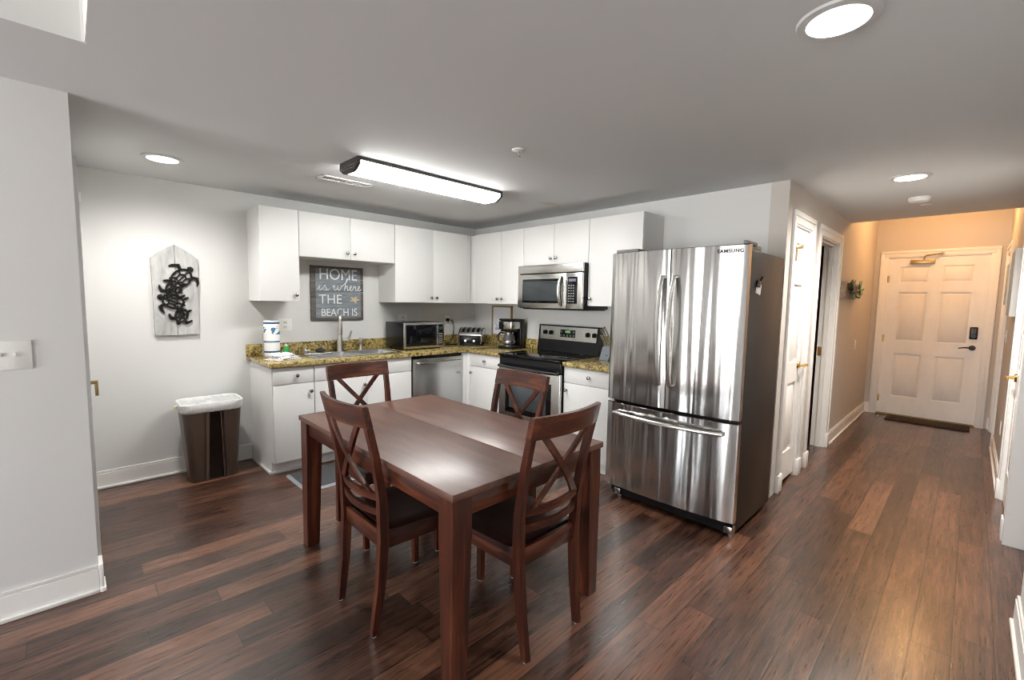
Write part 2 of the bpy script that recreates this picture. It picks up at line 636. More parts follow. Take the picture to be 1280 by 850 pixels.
# glazed wall behind the camera
GW = [(-4.25, -3.25), (-2.80, -1.75)]
m = MB()
ye = [YR - 0.12] + [v for w in GW for v in w] + [0.12]
for i in range(0, len(ye), 2):
    m.box(WX0 - 0.1, WX0, ye[i], ye[i + 1], 0, HH)
for a, b in GW:
    m.box(WX0 - 0.1, WX0, a, b, 2.13, HH)
struct(m, 'wall_window', M['wall'])
for i, (a, b) in enumerate(GW):
    a, b = a + 0.003, b - 0.003
    fr = MB()
    x0, x1 = WX0 - 0.07, WX0 - 0.02
    fr.box(x0, x1, a, a + 0.05, 0.0, 2.127); fr.box(x0, x1, b - 0.05, b, 0.0, 2.127)
    fr.box(x0, x1, a + 0.05, b - 0.05, 0.0, 0.09); fr.box(x0, x1, a + 0.05, b - 0.05, 2.06, 2.127)
    w = struct(fr, 'window_%d' % (i + 1), M['trim'])
    g = MB(); g.box(WX0 - 0.048, WX0 - 0.042, a + 0.045, b - 0.045, 0.085, 2.065)
    struct(g, 'window_pane', M['glass'], w)
    area_light('window_portal', (WX0 + 0.02, (a + b) / 2, 1.07), (0, -math.pi / 2, 0), 2.0, b - a - 0.1, 1, (1, 1, 1), True)


# ceilings (with real holes for the recessed lamps)
def holed_ceiling(name, outline, z, holes, mt, top):
    bm = bmesh.new()
    edges = []
    def loop(pts):
        vs = [bm.verts.new((x, y, z)) for x, y in pts]
        for i in range(len(vs)):
            edges.append(bm.edges.new((vs[i], vs[(i + 1) % len(vs)])))
    loop(outline)
    for hx, hy, r in holes:
        loop([(hx + r * math.cos(2 * math.pi * i / 32), hy + r * math.sin(2 * math.pi * i / 32)) for i in range(32)])
    bmesh.ops.triangle_fill(bm, use_beauty=True, use_dissolve=False, edges=edges)
    for f in bm.faces:
        f.normal_update()
        if f.normal.z > 0: f.normal_flip()
    # vertical rim up and cap on top
    for (x0, y0), (x1, y1) in zip(outline, outline[1:] + outline[:1]):
        bm.faces.new([bm.verts.new(c) for c in ((x0, y0, z), (x1, y1, z), (x1, y1, top), (x0, y0, top))])
    bm.faces.new([bm.verts.new((x, y, top)) for x, y in outline])
    me = bpy.data.meshes.new(name); bm.to_mesh(me); bm.free()
    me.materials.append(mt)
    o = bpy.data.objects.new(name, me); COL.objects.link(o)
    o['kind'] = 'structure'
    return o


XS, YS = -3.575, -2.14      # corner of the raised living room ceiling
CANS = [(-3.186, -0.676, 0.085), (-1.93, -4.05, 0.085), (0.436, -4.045, 0.085)]
holed_ceiling('ceiling', [(XS, YS), (XS, YR), (RA, YR), (RA, -6.0), (RB, -6.0), (RB, YR), (2.30, YR), (2.30, -LW), (0.0, -LW),
                          (0.0, 0.0), (-4.9, 0.0), (-4.9, YS)], H, CANS, M['ceil'], HH - 0.002)
m = MB(); m.box(WX0 - 0.1, XD + 0.12, -6.1, 0.12, HH, HH + 0.08)
struct(m, 'ceiling_high', M['ceil'])
m = MB(); m.box(-4.9, XS, YS - 0.004, YS, H, HH); m.box(XS - 0.004, XS, YR, YS, H, HH)
struct(m, 'trim_1', M['wall'])
m = MB(); m.box(XS - 0.012, XS + 0.001, YS - 0.012, YS + 0.001, H - 0.001, HH)
struct(m, 'trim_2', M['trim'])


# baseboards
def base_x(m, x0, x1, y, s, h=0.135):   # board along x, on the side s of plane y
    m.box(x0, x1, y, y + s * 0.014, 0, h - 0.02); m.box(x0, x1, y, y + s * 0.010, h - 0.02, h, 0.003)
    m.box(x0, x1, y, y + s * 0.026, 0, 0.02, 0.005)


def base_y(m, y0, y1, x, s, h=0.135):
    m.box(x, x + s * 0.014, y0, y1, 0, h - 0.02); m.box(x, x + s * 0.010, y0, y1, h - 0.02, h, 0.003)
    m.box(x, x + s * 0.026, y0, y1, 0, 0.02, 0.005)


m = MB(); base_x(m, XL, -2.56, 0, -1); struct(m, 'baseboard_back', M['trim'])
m = MB(); base_x(m, -4.9, -3.622, YC, -1); m.box(-3.622, -3.598, YC - 0.026, YC + 0.0995, 0, 0.02, 0.004)
m.box(-3.622, -3.605, YC - 0.014, YC + 0.0995, 0, 0.135, 0.003); struct(m, 'baseboard_column', M['trim'])
m = MB(); base_x(m, 1.87, XD, -LW, -1); struct(m, 'baseboard_hall', M['trim'])
m = MB(); base_x(m, 1.40, 3.05, YR, 1); struct(m, 'baseboard_right', M['trim'])
m = MB(); base_x(m, WX0, RA + 0.014, YR, 1); base_y(m, -6.0, YR, RA, 1); struct(m, 'baseboard_front', M['trim'])
m = MB(); base_y(m, FY0 + 0.09, -LW, XD, -1); base_y(m, YR, FY1 - 0.115, XD, -1); struct(m, 'baseboard_entry', M['trim'])


# door casings; P maps (u along wall, d out of wall, z) to world
def casing(name, P, a, b, top, w=0.085, plinth=True, depth=0.12):
    m = MB(P)
    for s, u in ((-1, a), (1, b)):
        u0, u1 = (u - w, u + 0.004) if s < 0 else (u - 0.004, u + w)
        m.box(u0, u1, 0, 0.012, 0, top - 0.0045, 0.001)
        o0, o1 = (u0 - 0.0008, u0 + w * 0.45) if s < 0 else (u1 - w * 0.45, u1 + 0.0008)
        m.box(o0, o1, 0, 0.020, 0, top + w * 0.55 - 0.0005, 0.003)
        if plinth:
            m.box(u0 - 0.004, u1 + 0.003, 0, 0.027, 0, 0.14, 0.004)
        m.box(u - 0.003 if s < 0 else u - 0.016, u + 0.016 if s < 0 else u + 0.003, -depth, 0.002, 0, top)
    m.box(a - w, b + w, 0, 0.0122, top - 0.004, top + w, 0.001)
    m.box(a - w - 0.0008, b + w + 0.0008, 0, 0.020, top + w * 0.55, top + w + 0.0008, 0.004)
    m.box(a, b, -depth, 0.002, top - 0.016, top + 0.003)
    return struct(m, name, M['trim'])


def panel_leaf(P, a, b, z0, z1, cols, t=0.035, d=-0.045, rows=None):
    """raised-panel leaf, front face at depth d (outwards +)"""
    m = MB(P)
    W = b - a
    h = z1 - z0
    rows = rows or [(0.115, 0.395), (0.475, 0.785), (0.845, 0.945)]
    st = 0.115 if cols == 2 else 0.10
    st = min(st, W * 0.24)
    if cols == 2:
        pw = (W - 3 * st) / 2
        spans = [(a + st, a + st + pw), (b - st - pw, b - st)]
    else:
        spans = [(a + st, b - st)]
    back = d - t
    m.box(a, b, back, d - 0.018, z0, z1)
    us = [a] + [u for s in spans for u in s] + [b]
    for i in range(0, len(us), 2):
        m.box(us[i], us[i + 1], d - 0.018, d, z0, z1)
    zs = [z0] + [z0 + h * q for r in rows for q in r] + [z1]
    for (p0, p1) in spans:
        for i in range(0, len(zs), 2):
            m.box(p0, p1, d - 0.018, d, zs[i], zs[i + 1])
        for r0, r1 in rows:
            q0, q1 = z0 + h * r0, z0 + h * r1
            g, c = 0.010, min(0.040, (p1 - p0) * 0.22)
            m.hexa([(p0 + g, d - 0.0185, q0 + g), (p1 - g, d - 0.0185, q0 + g), (p1 - g, d - 0.0185, q1 - g), (p0 + g, d - 0.0185, q1 - g),
                    (p0 + c, d - 0.002, q0 + c), (p1 - c, d - 0.002, q0 + c), (p1 - c, d - 0.002, q1 - c), (p0 + c, d - 0.002, q1 - c)])
    return m


P_hall = Matrix(((1, 0, 0, 0), (0, -1, 0, -LW), (0, 0, 1, 0), (0, 0, 0, 1)))
P_right = Matrix(((1, 0, 0, 0), (0, 1, 0, YR), (0, 0, 1, 0), (0, 0, 0, 1)))
P_entry = Matrix(((0, -1, 0, XD), (1, 0, 0, 0), (0, 0, 1, 0), (0, 0, 0, 1)))


def hinge(P, u, d, z, parent, mt):
    m = MB(P)
    m.cyl((u, d, z - 0.045), (u, d, z + 0.045), 0.007, n=10)
    m.box(u - 0.016, u + 0.016, d - 0.006, d - 0.002, z - 0.045, z + 0.045)
    return m.build('hinge', mt, parent)


def lever(P, u, d, z, parent, mt, way, long=0.10):
    m = MB(P)
    m.cyl((u, d, z), (u, d + 0.012, z), 0.032, 0.028, n=20)
    m.cyl((u, d + 0.012, z), (u, d + 0.05, z), 0.010, n=12)
    m.tube([(u - way * 0.01, d + 0.05, z), (u + way * 0.03, d + 0.052, z + 0.004), (u + way * 0.07, d + 0.050, z + 0.002),
            (u + way * long, d + 0.047, z - 0.008)], [0.012, 0.010, 0.008, 0.006], 10)
    return m.build('door_handle', mt, parent)


# pantry door in the left hall wall
casing('trim_3', P_hall, D1A, D1B, DH)
lf = panel_leaf(P_hall, D1A + 0.018, D1B - 0.018, 0.03, DH - 0.018, 1, d=-0.012)
d1 = struct(lf, 'door_1', M['door'])
lever(P_hall, D1B - 0.075, -0.012, 0.945, d1, M['brass'], 1)
for z in (0.28, 1.06, 1.80):
    hinge(P_hall, D1A + 0.02, -0.006, z, d1, M['brass_old'])
m = MB(P_hall); m.box(D1A + 0.012, D1A + 0.026, -0.002, 0.02, 1.76, 1.86, 0.003)
m.tube([(D1A + 0.02, 0.01, 1.865), (D1A + 0.05, 0.03, 1.875), (D1A + 0.12, 0.028, 1.868)], 0.006, 8)
m.cyl((D1A + 0.12, 0.028, 1.868), (D1A + 0.12, -0.008, 1.868), 0.009, n=10)
m.build('hinge_pin_stop', M['brass_old'], d1)
# open doorway beside it
casing('trim_4', P_hall, D2A, D2B, DH)
m = MB(P_hall)
m.box(D2B - 0.030, D2B - 0.014, -0.075, -0.035, 0, DH - 0.016); m.box(D2A + 0.016, D2B - 0.016, -0.075, -0.035, DH - 0.03, DH - 0.016)
struct(m, 'trim_5', M['trim'])
# its leaf swung open into the dark room
lf = MB(); lf.box(D2A + 0.018, D2A + 0.053, -LW + 0.13, -LW + 0.13 + 0.73, 0.012, DH - 0.02, 0.002)
d2 = struct(lf, 'door_2', M['door'])
m = MB(P_hall); m.box(D2B - 0.0175, D2B - 0.0145, -0.112, -0.082, 0.93, 1.02); 
tag(m.build('strike_plate', M['brass']), 'brass strike plate on the jamb of the open doorway', 'latch')
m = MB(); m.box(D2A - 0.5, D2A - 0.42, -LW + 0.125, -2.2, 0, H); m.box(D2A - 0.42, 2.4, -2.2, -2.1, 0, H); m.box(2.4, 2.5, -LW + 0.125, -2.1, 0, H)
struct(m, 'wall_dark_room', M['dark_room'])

# entry door
casing('trim_6', P_entry, FY1 - 0.015, FY0 + 0.015, 2.085, 0.075, False)
lf = panel_leaf(P_entry, FY1, FY0, 0.022, 2.068, 2, d=-0.012)
d3 = struct(lf, 'door_3', M['door'])
lever(P_entry, FY1 + 0.07, -0.012, 0.955, d3, M['bronze'], 1, 0.12)
m = MB(P_entry); m.box(FY1 + 0.035, FY1 + 0.105, -0.012, 0.016, 1.06, 1.21, 0.012, 3)
m.cyl((FY1 + 0.07, 0.016, 1.10), (FY1 + 0.07, 0.028, 1.10), 0.022, n=16)
m.build('keypad_deadbolt', M['bronze'], d3)
m = MB(P_entry)
for i in range(3):
    for j in range(2):
        m.box(FY1 + 0.05 + j * 0.024, FY1 + 0.066 + j * 0.024, 0.0155, 0.018, 1.137 + i * 0.02, 1.149 + i * 0.02)
m.build('keypad_button', mat('grey_keypad', (0.09, 0.09, 0.095), 0.4), d3)
m = MB(P_entry); m.cyl(((FY0 + FY1) / 2 - 0.01, -0.012, 1.53), ((FY0 + FY1) / 2 - 0.01, -0.006, 1.53), 0.011, n=14)
m.build('peephole', M['brass_old'], d3)
for z in (0.22, 1.02, 1.80):
    hinge(P_entry, FY0 + 0.004, -0.002, z, d3, M['brass_old'])
m = MB(P_entry); m.box(FY1 - 0.015, FY0 + 0.015, -0.10, 0.03, 0.0, 0.018, 0.004)
struct(m, 'trim_7', M['brass_old'])
dc = thing('door_closer', 'brass door closer arm mounted at the top of the white entry door', 'door closer', (XD - 0.02, -3.95, 2.0))
m = MB(P_entry); m.box(-4.035, -3.80, -0.011, 0.035, 1.985, 2.035, 0.006); m.build('closer_body', M['brass_old'], dc)
m = MB(P_entry); m.tube([(-3.93, 0.012, 2.035), (-3.93, 0.02, 2.06), (-3.95, 0.14, 2.075)], 0.008, 8)
m.tube([(-3.95, 0.14, 2.075), (-4.10, 0.03, 2.105)], 0.008, 8); m.cyl((-4.10, 0.012, 2.105), (-4.10, 0.035, 2.105), 0.016, n=10)
m.build('closer_arm', M['brass_old'], dc)
dm = MB(); dm.box(3.72, 4.045, -4.48, -3.71, 0.001, 0.016, 0.005)
for i in range(26):
    y = -4.465 + i * 0.029
    dm.box(3.735, 4.03, y, y + 0.016, 0.015, 0.021)
tag(dm.build('doormat', M['doormat']), 'brown ribbed doormat on the dark floor before the entry door', 'doormat')

# right wall doors
casing('trim_8', P_right, D3A, D3B, DH)
lf = panel_leaf(P_right, D3A + 0.018, D3B - 0.018, 0.015, DH - 0.018, 2, d=-0.012)
d4 = struct(lf, 'door_4', M['door'])
lever(P_right, D3B - 0.085, -0.012, 0.935, d4, M['brass'], -1)
for z in (0.27, 1.09, 1.80):
    hinge(P_right, D3A + 0.02, -0.004, z, d4, M['brass_old'])
casing('trim_9', P_right, D4A, D4B, DH, plinth=False)
lf = panel_leaf(P_right, D4A + 0.018, D4B - 0.018, 0.015, DH - 0.018, 2, d=-0.012)
struct(lf, 'door_5', M['door'])
m = MB(); m.box(RB - 0.012, RB + 0.002, -5.2, YR + 0.012, 0, 2.13, 0.002); m.box(RB - 0.02, RB + 0.002, YR - 0.10, YR + 0.02, 0, 2.13, 0.004)
struct(m, 'trim_10', M['trim'])
# left return: grey painted door frame, flush door
m = MB()
m.box(XL - 0.10, XL + 0.016, YC + 0.10, -1.30, 0, 2.06, 0.002); m.box(XL - 0.10, XL + 0.016, -0.56, -0.48, 0, 2.06, 0.002)
m.box(XL - 0.10, XL + 0.016, -1.30, -0.48, 2.0, 2.06, 0.002)
struct(m, 'trim_11', M['wall'])
m = MB(); m.box(XL - 0.06, XL - 0.02, -1.297, -0.563, 0.01, 1.997)
d6 = struct(m, 'door_6', M['wall'])
lt = MB(); lt.box(XL - 0.02, XL + 0.012, -0.86, -0.80, 0.82, 0.93, 0.001); lt.box(XL + 0.010, XL + 0.060, -0.845, -0.826, 0.905, 0.925, 0.004)
lt.box(XL + 0.044, XL + 0.060, -0.845, -0.826, 0.835, 0.915, 0.004)
lt.build('door_latch', M['brass_old'], d6)

# ------------------------------------------------------------------ kitchen cabinets
PFX = Matrix.Identity(4)                                             # sink wall: front faces -y
PFY = Matrix(((0, 1, 0, 0), (1, 0, 0, 0), (0, 0, 1, 0), (0, 0, 0, 1)))  # range wall: (u,d,z) -> x=d, y=u


def knob(P, u, d, z, parent):
    m = MB(P)
    m.loft([[(u + r * math.cos(2 * math.pi * i / 14), d - h, z + r * math.sin(2 * math.pi * i / 14)) for i in range(14)]
            for r, h in ((0.009, 0.0), (0.006, 0.004), (0.0055, 0.013), (0.013, 0.018), (0.0155, 0.023), (0.013, 0.028), (0.006, 0.031))])
    return m.build('knob', M['knob'], parent)


def front(P, kind, u0, u1, z0, z1, d, parent, kn=None):
    m = MB(P); g = 0.0015
    m.box(u0 + g, u1 - g, d - 0.019, d, z0 + g, z1 - g, 0.0015)
    o = m.build(kind, M['cab'], parent)
    if kn: knob(P, kn[0], d - 0.019, kn[1], o)
    return o


DB = -0.598   # carcass front of base units
ZC = 0.878    # underside of the worktop


def base_body(P, u0, u1, parent, left_panel=False, z1=ZC):
    m = MB(P)
    a, b = min(u0, u1), max(u0, u1)
    m.box(a, b, DB, -0.02, 0.105, z1)
    m.box(a, b, -0.535, -0.02, 0.0, 0.105)
    m.box(a, b, -0.549, -0.535, 0.0, 0.022, 0.004)
    m.build('carcass', M['cab'], parent)


# sink wall base units
t = thing('base_cabinet', 'white base cabinet with drawer over door at the left end of the sink counter', 'cabinet', (-2.39, -0.3, 0))
m = MB(); m.box(-2.556, -2.236, DB, -0.002, 0.105, ZC); m.box(-2.556, -2.236, -0.535, -0.002, 0, 0.105)
m.box(-2.556, -2.236, -0.549, -0.535, 0, 0.022, 0.004); m.box(-2.572, -2.556, -0.535, -0.03, 0, 0.022, 0.004)
m.build('carcass', M['cab'], t)
front(PFX, 'drawer', -2.553, -2.238, 0.737, 0.872, DB, t, (-2.374, 0.803))
front(PFX, 'door', -2.553, -2.238, 0.108, 0.734, DB, t, (-2.268, 0.664))
t = thing('sink_cabinet', 'white double-door cabinet with a plain front panel below the steel sink', 'cabinet', (-1.77, -0.3, 0))
m = MB(); m.box(-2.234, -1.305, DB, -0.59, 0.105, ZC); m.box(-2.234, -1.305, -0.535, -0.45, 0, 0.105); m.box(-2.234, -1.305, -0.549, -0.535, 0, 0.022, 0.004)
m.box(-2.234, -1.305, -0.59, -0.02, 0.105, 0.13); m.box(-2.234, -2.218, -0.59, -0.02, 0.13, ZC); m.box(-1.321, -1.305, -0.59, -0.02, 0.13, ZC)
m.build('carcass', M['cab'], t)
front(PFX, 'front_panel', -2.234, -1.307, 0.737, 0.872, DB, t)
front(PFX, 'door', -2.234, -1.770, 0.108, 0.734, DB, t, (-1.800, 0.664))
front(PFX, 'door', -1.770, -1.307, 0.108, 0.734, DB, t, (-1.740, 0.664))

# dishwasher
t = thing('dishwasher', 'stainless steel dishwasher below the counter between white cabinets', 'dishwasher', (-0.985, -0.3, 0))
m = MB(); m.box(-1.303, -0.672, -0.585, -0.02, 0.10, 0.872); m.box(-1.303, -0.672, -0.54, -0.05, 0, 0.10); m.build('tub', M['black'], t)
m = MB(); m.box(-1.290, -0.682, -0.620, -0.586, 0.115, 0.845, 0.006); m.build('door', M['steel_dw'], t)
m = MB(); m.tube([(-1.245, -0.622, 0.80), (-1.24, -0.652, 0.803), (-0.985, -0.662, 0.803), (-0.73, -0.652, 0.803), (-0.725, -0.622, 0.80)], 0.011, 10)
m.build('handle', M['steel_dw'], t)
t = thing('corner_cabinet', 'white corner filler cabinet between the dishwasher and the drawer unit', 'cabinet', (-0.4, -0.4, 0))
m = MB(); m.box(-0.670, -0.02, DB - 0.0, -0.02, 0.105, ZC); m.box(-0.670, -0.02, -0.535, -0.02, 0, 0.105)
m.box(-0.670, -0.600, DB - 0.019, DB, 0.105, 0.872, 0.001)
m.build('carcass', M['cab'], t)
m = MB(); m.box(-0.617, DB - 0.0, -0.664, -0.6005, 0.105, 0.872, 0.001); m.build('filler_panel', M['cab'], t)
# range wall base units
t = thing('base_cabinet', 'white base cabinet with one drawer left of the range', 'cabinet', (-0.3, -0.91, 0))
base_body(PFY, -0.6645, -1.164, t)
front(PFY, 'drawer', -1.164, -0.666, 0.737, 0.872, DB, t, (-0.915, 0.804))
front(PFY, 'door', -1.164, -0.666, 0.108, 0.734, DB, t, (-0.70, 0.664))
t = thing('base_cabinet', 'white base cabinet with one drawer between the range and the fridge', 'cabinet', (-0.3, -2.24, 0))
base_body(PFY, -1.954, -2.545, t)
front(PFY, 'drawer', -2.54, -1.957, 0.737, 0.872, DB, t, (-2.225, 0.807))
front(PFY, 'door', -2.54, -1.957, 0.108, 0.734, DB, t, (-1.990, 0.668))

# worktops
m = MB()
X0 = -2.581
SX0, SX1, SY0, SY1 = -2.165, -1.375, -0.515, -0.125
Z0, Z1 = 0.878, 0.914
m.box(X0, SX0, -0.642, 0, Z0, Z1, 0.004); m.box(SX1, -0.0, -0.642, 0, Z0, Z1, 0.004)
m.box(SX0, SX1, -0.642, SY0, Z0, Z1, 0.004); m.box(SX0, SX1, SY1, 0, Z0, Z1, 0.004)
m.box(-0.642, 0, -1.165, -0.64, Z0, Z1, 0.004)
tag(m.build('worktop', M['granite'], smooth=30), 'L-shaped golden brown granite worktop holding the steel sink', 'worktop')
for a, lab in (((X0, 0, -0.02, 0), 'long granite upstand on the back wall behind the sink'), ((-0.02, 0, -1.165, -0.0205), 'granite upstand on the range wall behind the coffee maker'),
               ((-0.02, 0, -2.55, -1.953), 'short granite upstand behind the knife block')):
    m = MB(); m.box(*a, Z1 + 0.0005, 1.016, 0.002); tag(m.build('backsplash', M['granite'], smooth=30), lab, 'backsplash')
m = MB(); m.box(-0.642, 0, -2.55, -1.953, Z0, Z1, 0.004)
tag(m.build('worktop', M['granite'], smooth=30), 'short golden brown granite worktop between the range and the fridge', 'worktop')

# upper cabinets
DU = -0.319; ZT, ZB, ZS = 2.166, 1.397, 1.783


def upper(P, name, label, u0, u1, z0, doors, kn, loc):
    t = thing(name, label, 'cabinet', loc)
    m = MB(P); m.box(u0, u1, DU, -0.001, z0, ZT); m.build('carcass', M['cab'], t)
    n = len(doors) - 1
    for i in range(n):
        front(P, 'door', doors[i], doors[i + 1], z0, ZT, DU, t, kn[i])
    return t


upper(PFX, 'wall_cabinet', 'tall single-door white wall cabinet left of the beach sign', -2.543, -2.2355, ZB, [-2.543, -2.2355], [(-2.268, 1.452)], (-2.39, 0, ZB))
upper(PFX, 'wall_cabinet', 'short two-door white wall cabinet above the beach sign', -2.2345, -1.3205, ZS, [-2.2345, -1.777, -1.3205], [(-1.812, 1.842), (-1.745, 1.842)], (-1.78, 0, ZS))
upper(PFX, 'wall_cabinet', 'two-door white wall cabinet above the small countertop microwave', -1.3195, -0.341, ZB, [-1.3195, -0.8585, -0.402], [(-0.892, 1.452), (-0.826, 1.452)], (-0.83, 0, ZB))
upper(PFY, 'wall_cabinet', 'two-door white wall cabinet in the corner above the coffee maker', -1.166, -0.0, ZB, [-1.166, -0.8315, -0.41], [(-0.862, 1.452), (-0.797, 1.452)], (0, -0.58, ZB))
upper(PFY, 'wall_cabinet', 'short two-door white wall cabinet above the steel over-range microwave', -1.977, -1.167, ZS, [-1.977, -1.572, -1.167], [(-1.603, 1.845), (-1.541, 1.845)], (0, -1.57, ZS))
upper(PFY, 'wall_cabinet', 'tall single-door white wall cabinet beside the fridge', -2.506, -1.978, ZB, [-2.506, -1.978], [(-2.010, 1.462)], (0, -2.24, ZB))

# ------------------------------------------------------------------ sink and taps
t = thing('sink', 'double-bowl stainless steel sink set into the granite worktop', 'sink', (-1.77, -0.32, 0.914))
m = MB()
for a, b in ((SX0 - 0.018, SX1 + 0.018),):
    m.box(a, b, SY0 - 0.018, SY0 + 0.016, 0.9145, 0.919, 0.002); m.box(a, b, SY1 - 0.05, SY1 + 0.055, 0.9145, 0.919, 0.002)
    m.box(a, SX0 + 0.016, SY0, SY1, 0.9145, 0.919, 0.002); m.box(SX1 - 0.016, b, SY0, SY1, 0.9145, 0.919, 0.002)
    m.box(-1.788, -1.752, SY0, SY1, 0.9145, 0.919, 0.002)
m.build('rim', M['sink'], t)
for a, b in ((SX0 + 0.014, -1.786), (-1.754, SX1 - 0.014)):
    m = MB(); c, dd = SY0 + 0.014, SY1 - 0.048
    def rr(a, b, c, d, z, r=0.04, n=5):
        pts = []
        for cx, cy, s in ((b - r, d - r, 0), (a + r, d - r, 1), (a + r, c + r, 2), (b - r, c + r, 3)):
            for i in range(n + 1):
                q = math.pi / 2 * (s + i / n)
                pts.append((cx + r * math.cos(q), cy + r * math.sin(q), z))
        return pts
    m.loft([rr(a, b, c, dd, 0.917), rr(a + 0.006, b - 0.006, c + 0.006, dd - 0.006, 0.80), rr(a + 0.03, b - 0.03, c + 0.03, dd - 0.03, 0.765)], cap=False)
    m.bm.faces.new([m.bm.verts.new(p) for p in rr(a + 0.03, b - 0.03, c + 0.03, dd - 0.03, 0.765)])
    m.cyl(((a + b) / 2, (c + dd) / 2, 0.765), ((a + b) / 2, (c + dd) / 2, 0.769), 0.045, n=20)
    m.build('bowl', M['sink'], t)
FX, FY = -1.79, -0.10
t = thing('faucet', 'brushed nickel pull-down kitchen faucet behind the sink', 'faucet', (FX, FY, 0.918))
m = MB(); m.lathe([(0.030, 0.919), (0.030, 0.926), (0.026, 0.935), (0.026, 1.03), (0.018, 1.06), (0.015, 1.075)], (FX, FY, 0)); m.build('body', M['nickel'], t)
m = MB(); ux, uy = -0.36, -0.93
SPX, SPY = FX + 0.15 * ux, FY + 0.15 * uy
pts = [(FX, FY, 1.07), (FX, FY, 1.20)] + [(FX + ux * (0.075 - 0.075 * math.cos(q)), FY + uy * (0.075 - 0.075 * math.cos(q)), 1.22 + 0.075 * math.sin(q)) for q in [math.pi * i / 10 for i in range(11)]] + [(SPX, SPY, 1.21)]
m.tube(pts, 0.013, 12); m.build('spout', M['nickel'], t)
m = MB(); m.lathe([(0.014, 1.215), (0.018, 1.20), (0.021, 1.14), (0.020, 1.09), (0.016, 1.085)], (SPX, SPY, 0)); m.build('spray_head', M['nickel'], t)
m = MB(); m.cyl((FX + 0.02, FY, 1.02), (FX + 0.085, FY, 1.022), 0.014, 0.012); m.tube([(FX + 0.08, FY, 1.018), (FX + 0.10, FY, 1.05), (FX + 0.118, FY - 0.01, 1.11)], [0.013, 0.011, 0.009], 10); m.build('handle', M['nickel'], t)
sx = -1.575
m = MB(); m.lathe([(0.020, 0.919), (0.020, 0.93), (0.014, 0.94), (0.014, 0.99), (0.020, 1.0), (0.018, 1.03), (0.010, 1.037)], (sx, FY, 0)); m.tube([(sx, FY, 1.02), (sx, FY - 0.045, 1.018)], 0.007, 8)
tag(m.build('soap_dispenser', M['nickel']), 'small nickel soap dispenser right of the faucet', 'soap dispenser')
m = MB(); m.lathe([(0.001, 0.0), (0.035, 0.004), (0.045, 0.014), (0.04, 0.026), (0.022, 0.034), (0.001, 0.036)], (-1.98, -0.098, 0.919), n=18)
tag(m.build('dish_scrubber', M['blackmatte']), 'black round dish scrubber on the back rim of the sink', 'scrubber')
m = MB()
for i in range(26):
    q = i * 0.9
    m.tube([(-2.105 + 0.03 * math.cos(q + j) * (0.5 + 0.5 * random.random()), -0.10 + 0.025 * math.sin(q * 1.3 + j), 0.924 + 0.022 * random.random()) for j in range(3)], 0.004, 5)
tag(m.build('steel_scourer', M['sink']), 'grey steel wool scourer at the left back corner of the sink', 'scourer')

# ------------------------------------------------------------------ refrigerator
FXF = -0.877; FY_L = -2.577; FY_R = -3.481
t = thing('refrigerator', 'large stainless steel french-door refrigerator with bottom freezer', 'refrigerator', (-0.5, -3.03, 0))
m = MB(); m.box(-0.800, -0.150, FY_R + 0.004, FY_L - 0.004, 0.03, 1.752, 0.006); m.build('cabinet_body', M['fridge_side'], t)


def bow(y):
    s = (y - (FY_L + FY_R) / 2) / ((FY_L - FY_R) / 2)
    base = FXF + (FY_L - y) * 0.0138
    return base - 0.026 * (1 - s * s)


def bowed(name, ya, yb, z0, z1, parent):
    m = MB(); n = 18
    loops = []
    for i in range(n + 1):
        y = ya + (yb - ya) * i / n
        e = min(1.0, min(i, n - i) / 1.0)
        x = bow(y) + (0.010 if e < 1 else 0.0)
        loops.append([(x, y, z0 + 0.004), (x + 0.006, y, z0), (-0.808, y, z0), (-0.808, y, z1), (x + 0.006, y, z1), (x, y, z1 - 0.004)])
    m.loft(loops)
    return m.build(name, M['steel_fridge'], parent, smooth=40)


YM = -3.026
dL = bowed('door', FY_L, YM + 0.003, 0.735, 1.779, t)
dR = bowed('door', YM - 0.003, FY_R, 0.735, 1.779, t)
fz = bowed('freezer_drawer', FY_L, FY_R, 0.10, 0.716, t)


def arch(P0, P1, out, r, parent):
    P0, P1 = Vector(P0), Vector(P1)
    m = MB(); pts = [P0 + Vector((0.012, 0, 0))]
    for i in range(13):
        s = i / 12
        p = P0.lerp(P1, s)
        k = 0.35 + 0.65 * math.sin(math.pi * s) ** 0.7 if 0 < s < 1 else 0.35
        pts.append(p + Vector((-out * k, 0, 0)))
    pts.append(P1 + Vector((0.012, 0, 0)))
    m.tube(pts, r, 10)
    return m.build('handle', M['steel'], parent)


arch((bow(-2.985) + 0.002, -2.985, 1.60), (bow(-2.985) + 0.002, -2.985, 0.90), 0.075, 0.014, dL)
arch((bow(-3.067) + 0.002, -3.067, 1.60), (bow(-3.067) + 0.002, -3.067, 0.90), 0.075, 0.014, dR)
m = MB(); pts = []
for i in range(15):
    s = i / 14; y = -2.66 + (-3.40 + 2.66) * s
    pts.append((bow(y) - (0.03 + 0.03 * math.sin(math.pi * s)), y, 0.648))
m.tube([(bow(-2.66) + 0.01, -2.66, 0.648)] + pts + [(bow(-3.40) + 0.01, -3.40, 0.648)], 0.014, 10)
m.build('handle', M['steel'], fz)
m = MB(); m.box(-0.87, -0.70, FY_L - 0.03, FY_L - 0.20, 1.7795, 1.80, 0.004); m.box(-0.87, -0.70, FY_R + 0.03, FY_R + 0.006, 1.7795, 1.80, 0.004)
m.box(-0.80, -0.58, FY_L - 0.02, FY_R + 0.02, 1.7525, 1.79, 0.006)
m.build('hinge_cover', mat('grey_hinge_cover', (0.16, 0.15, 0.145), 0.5), t)
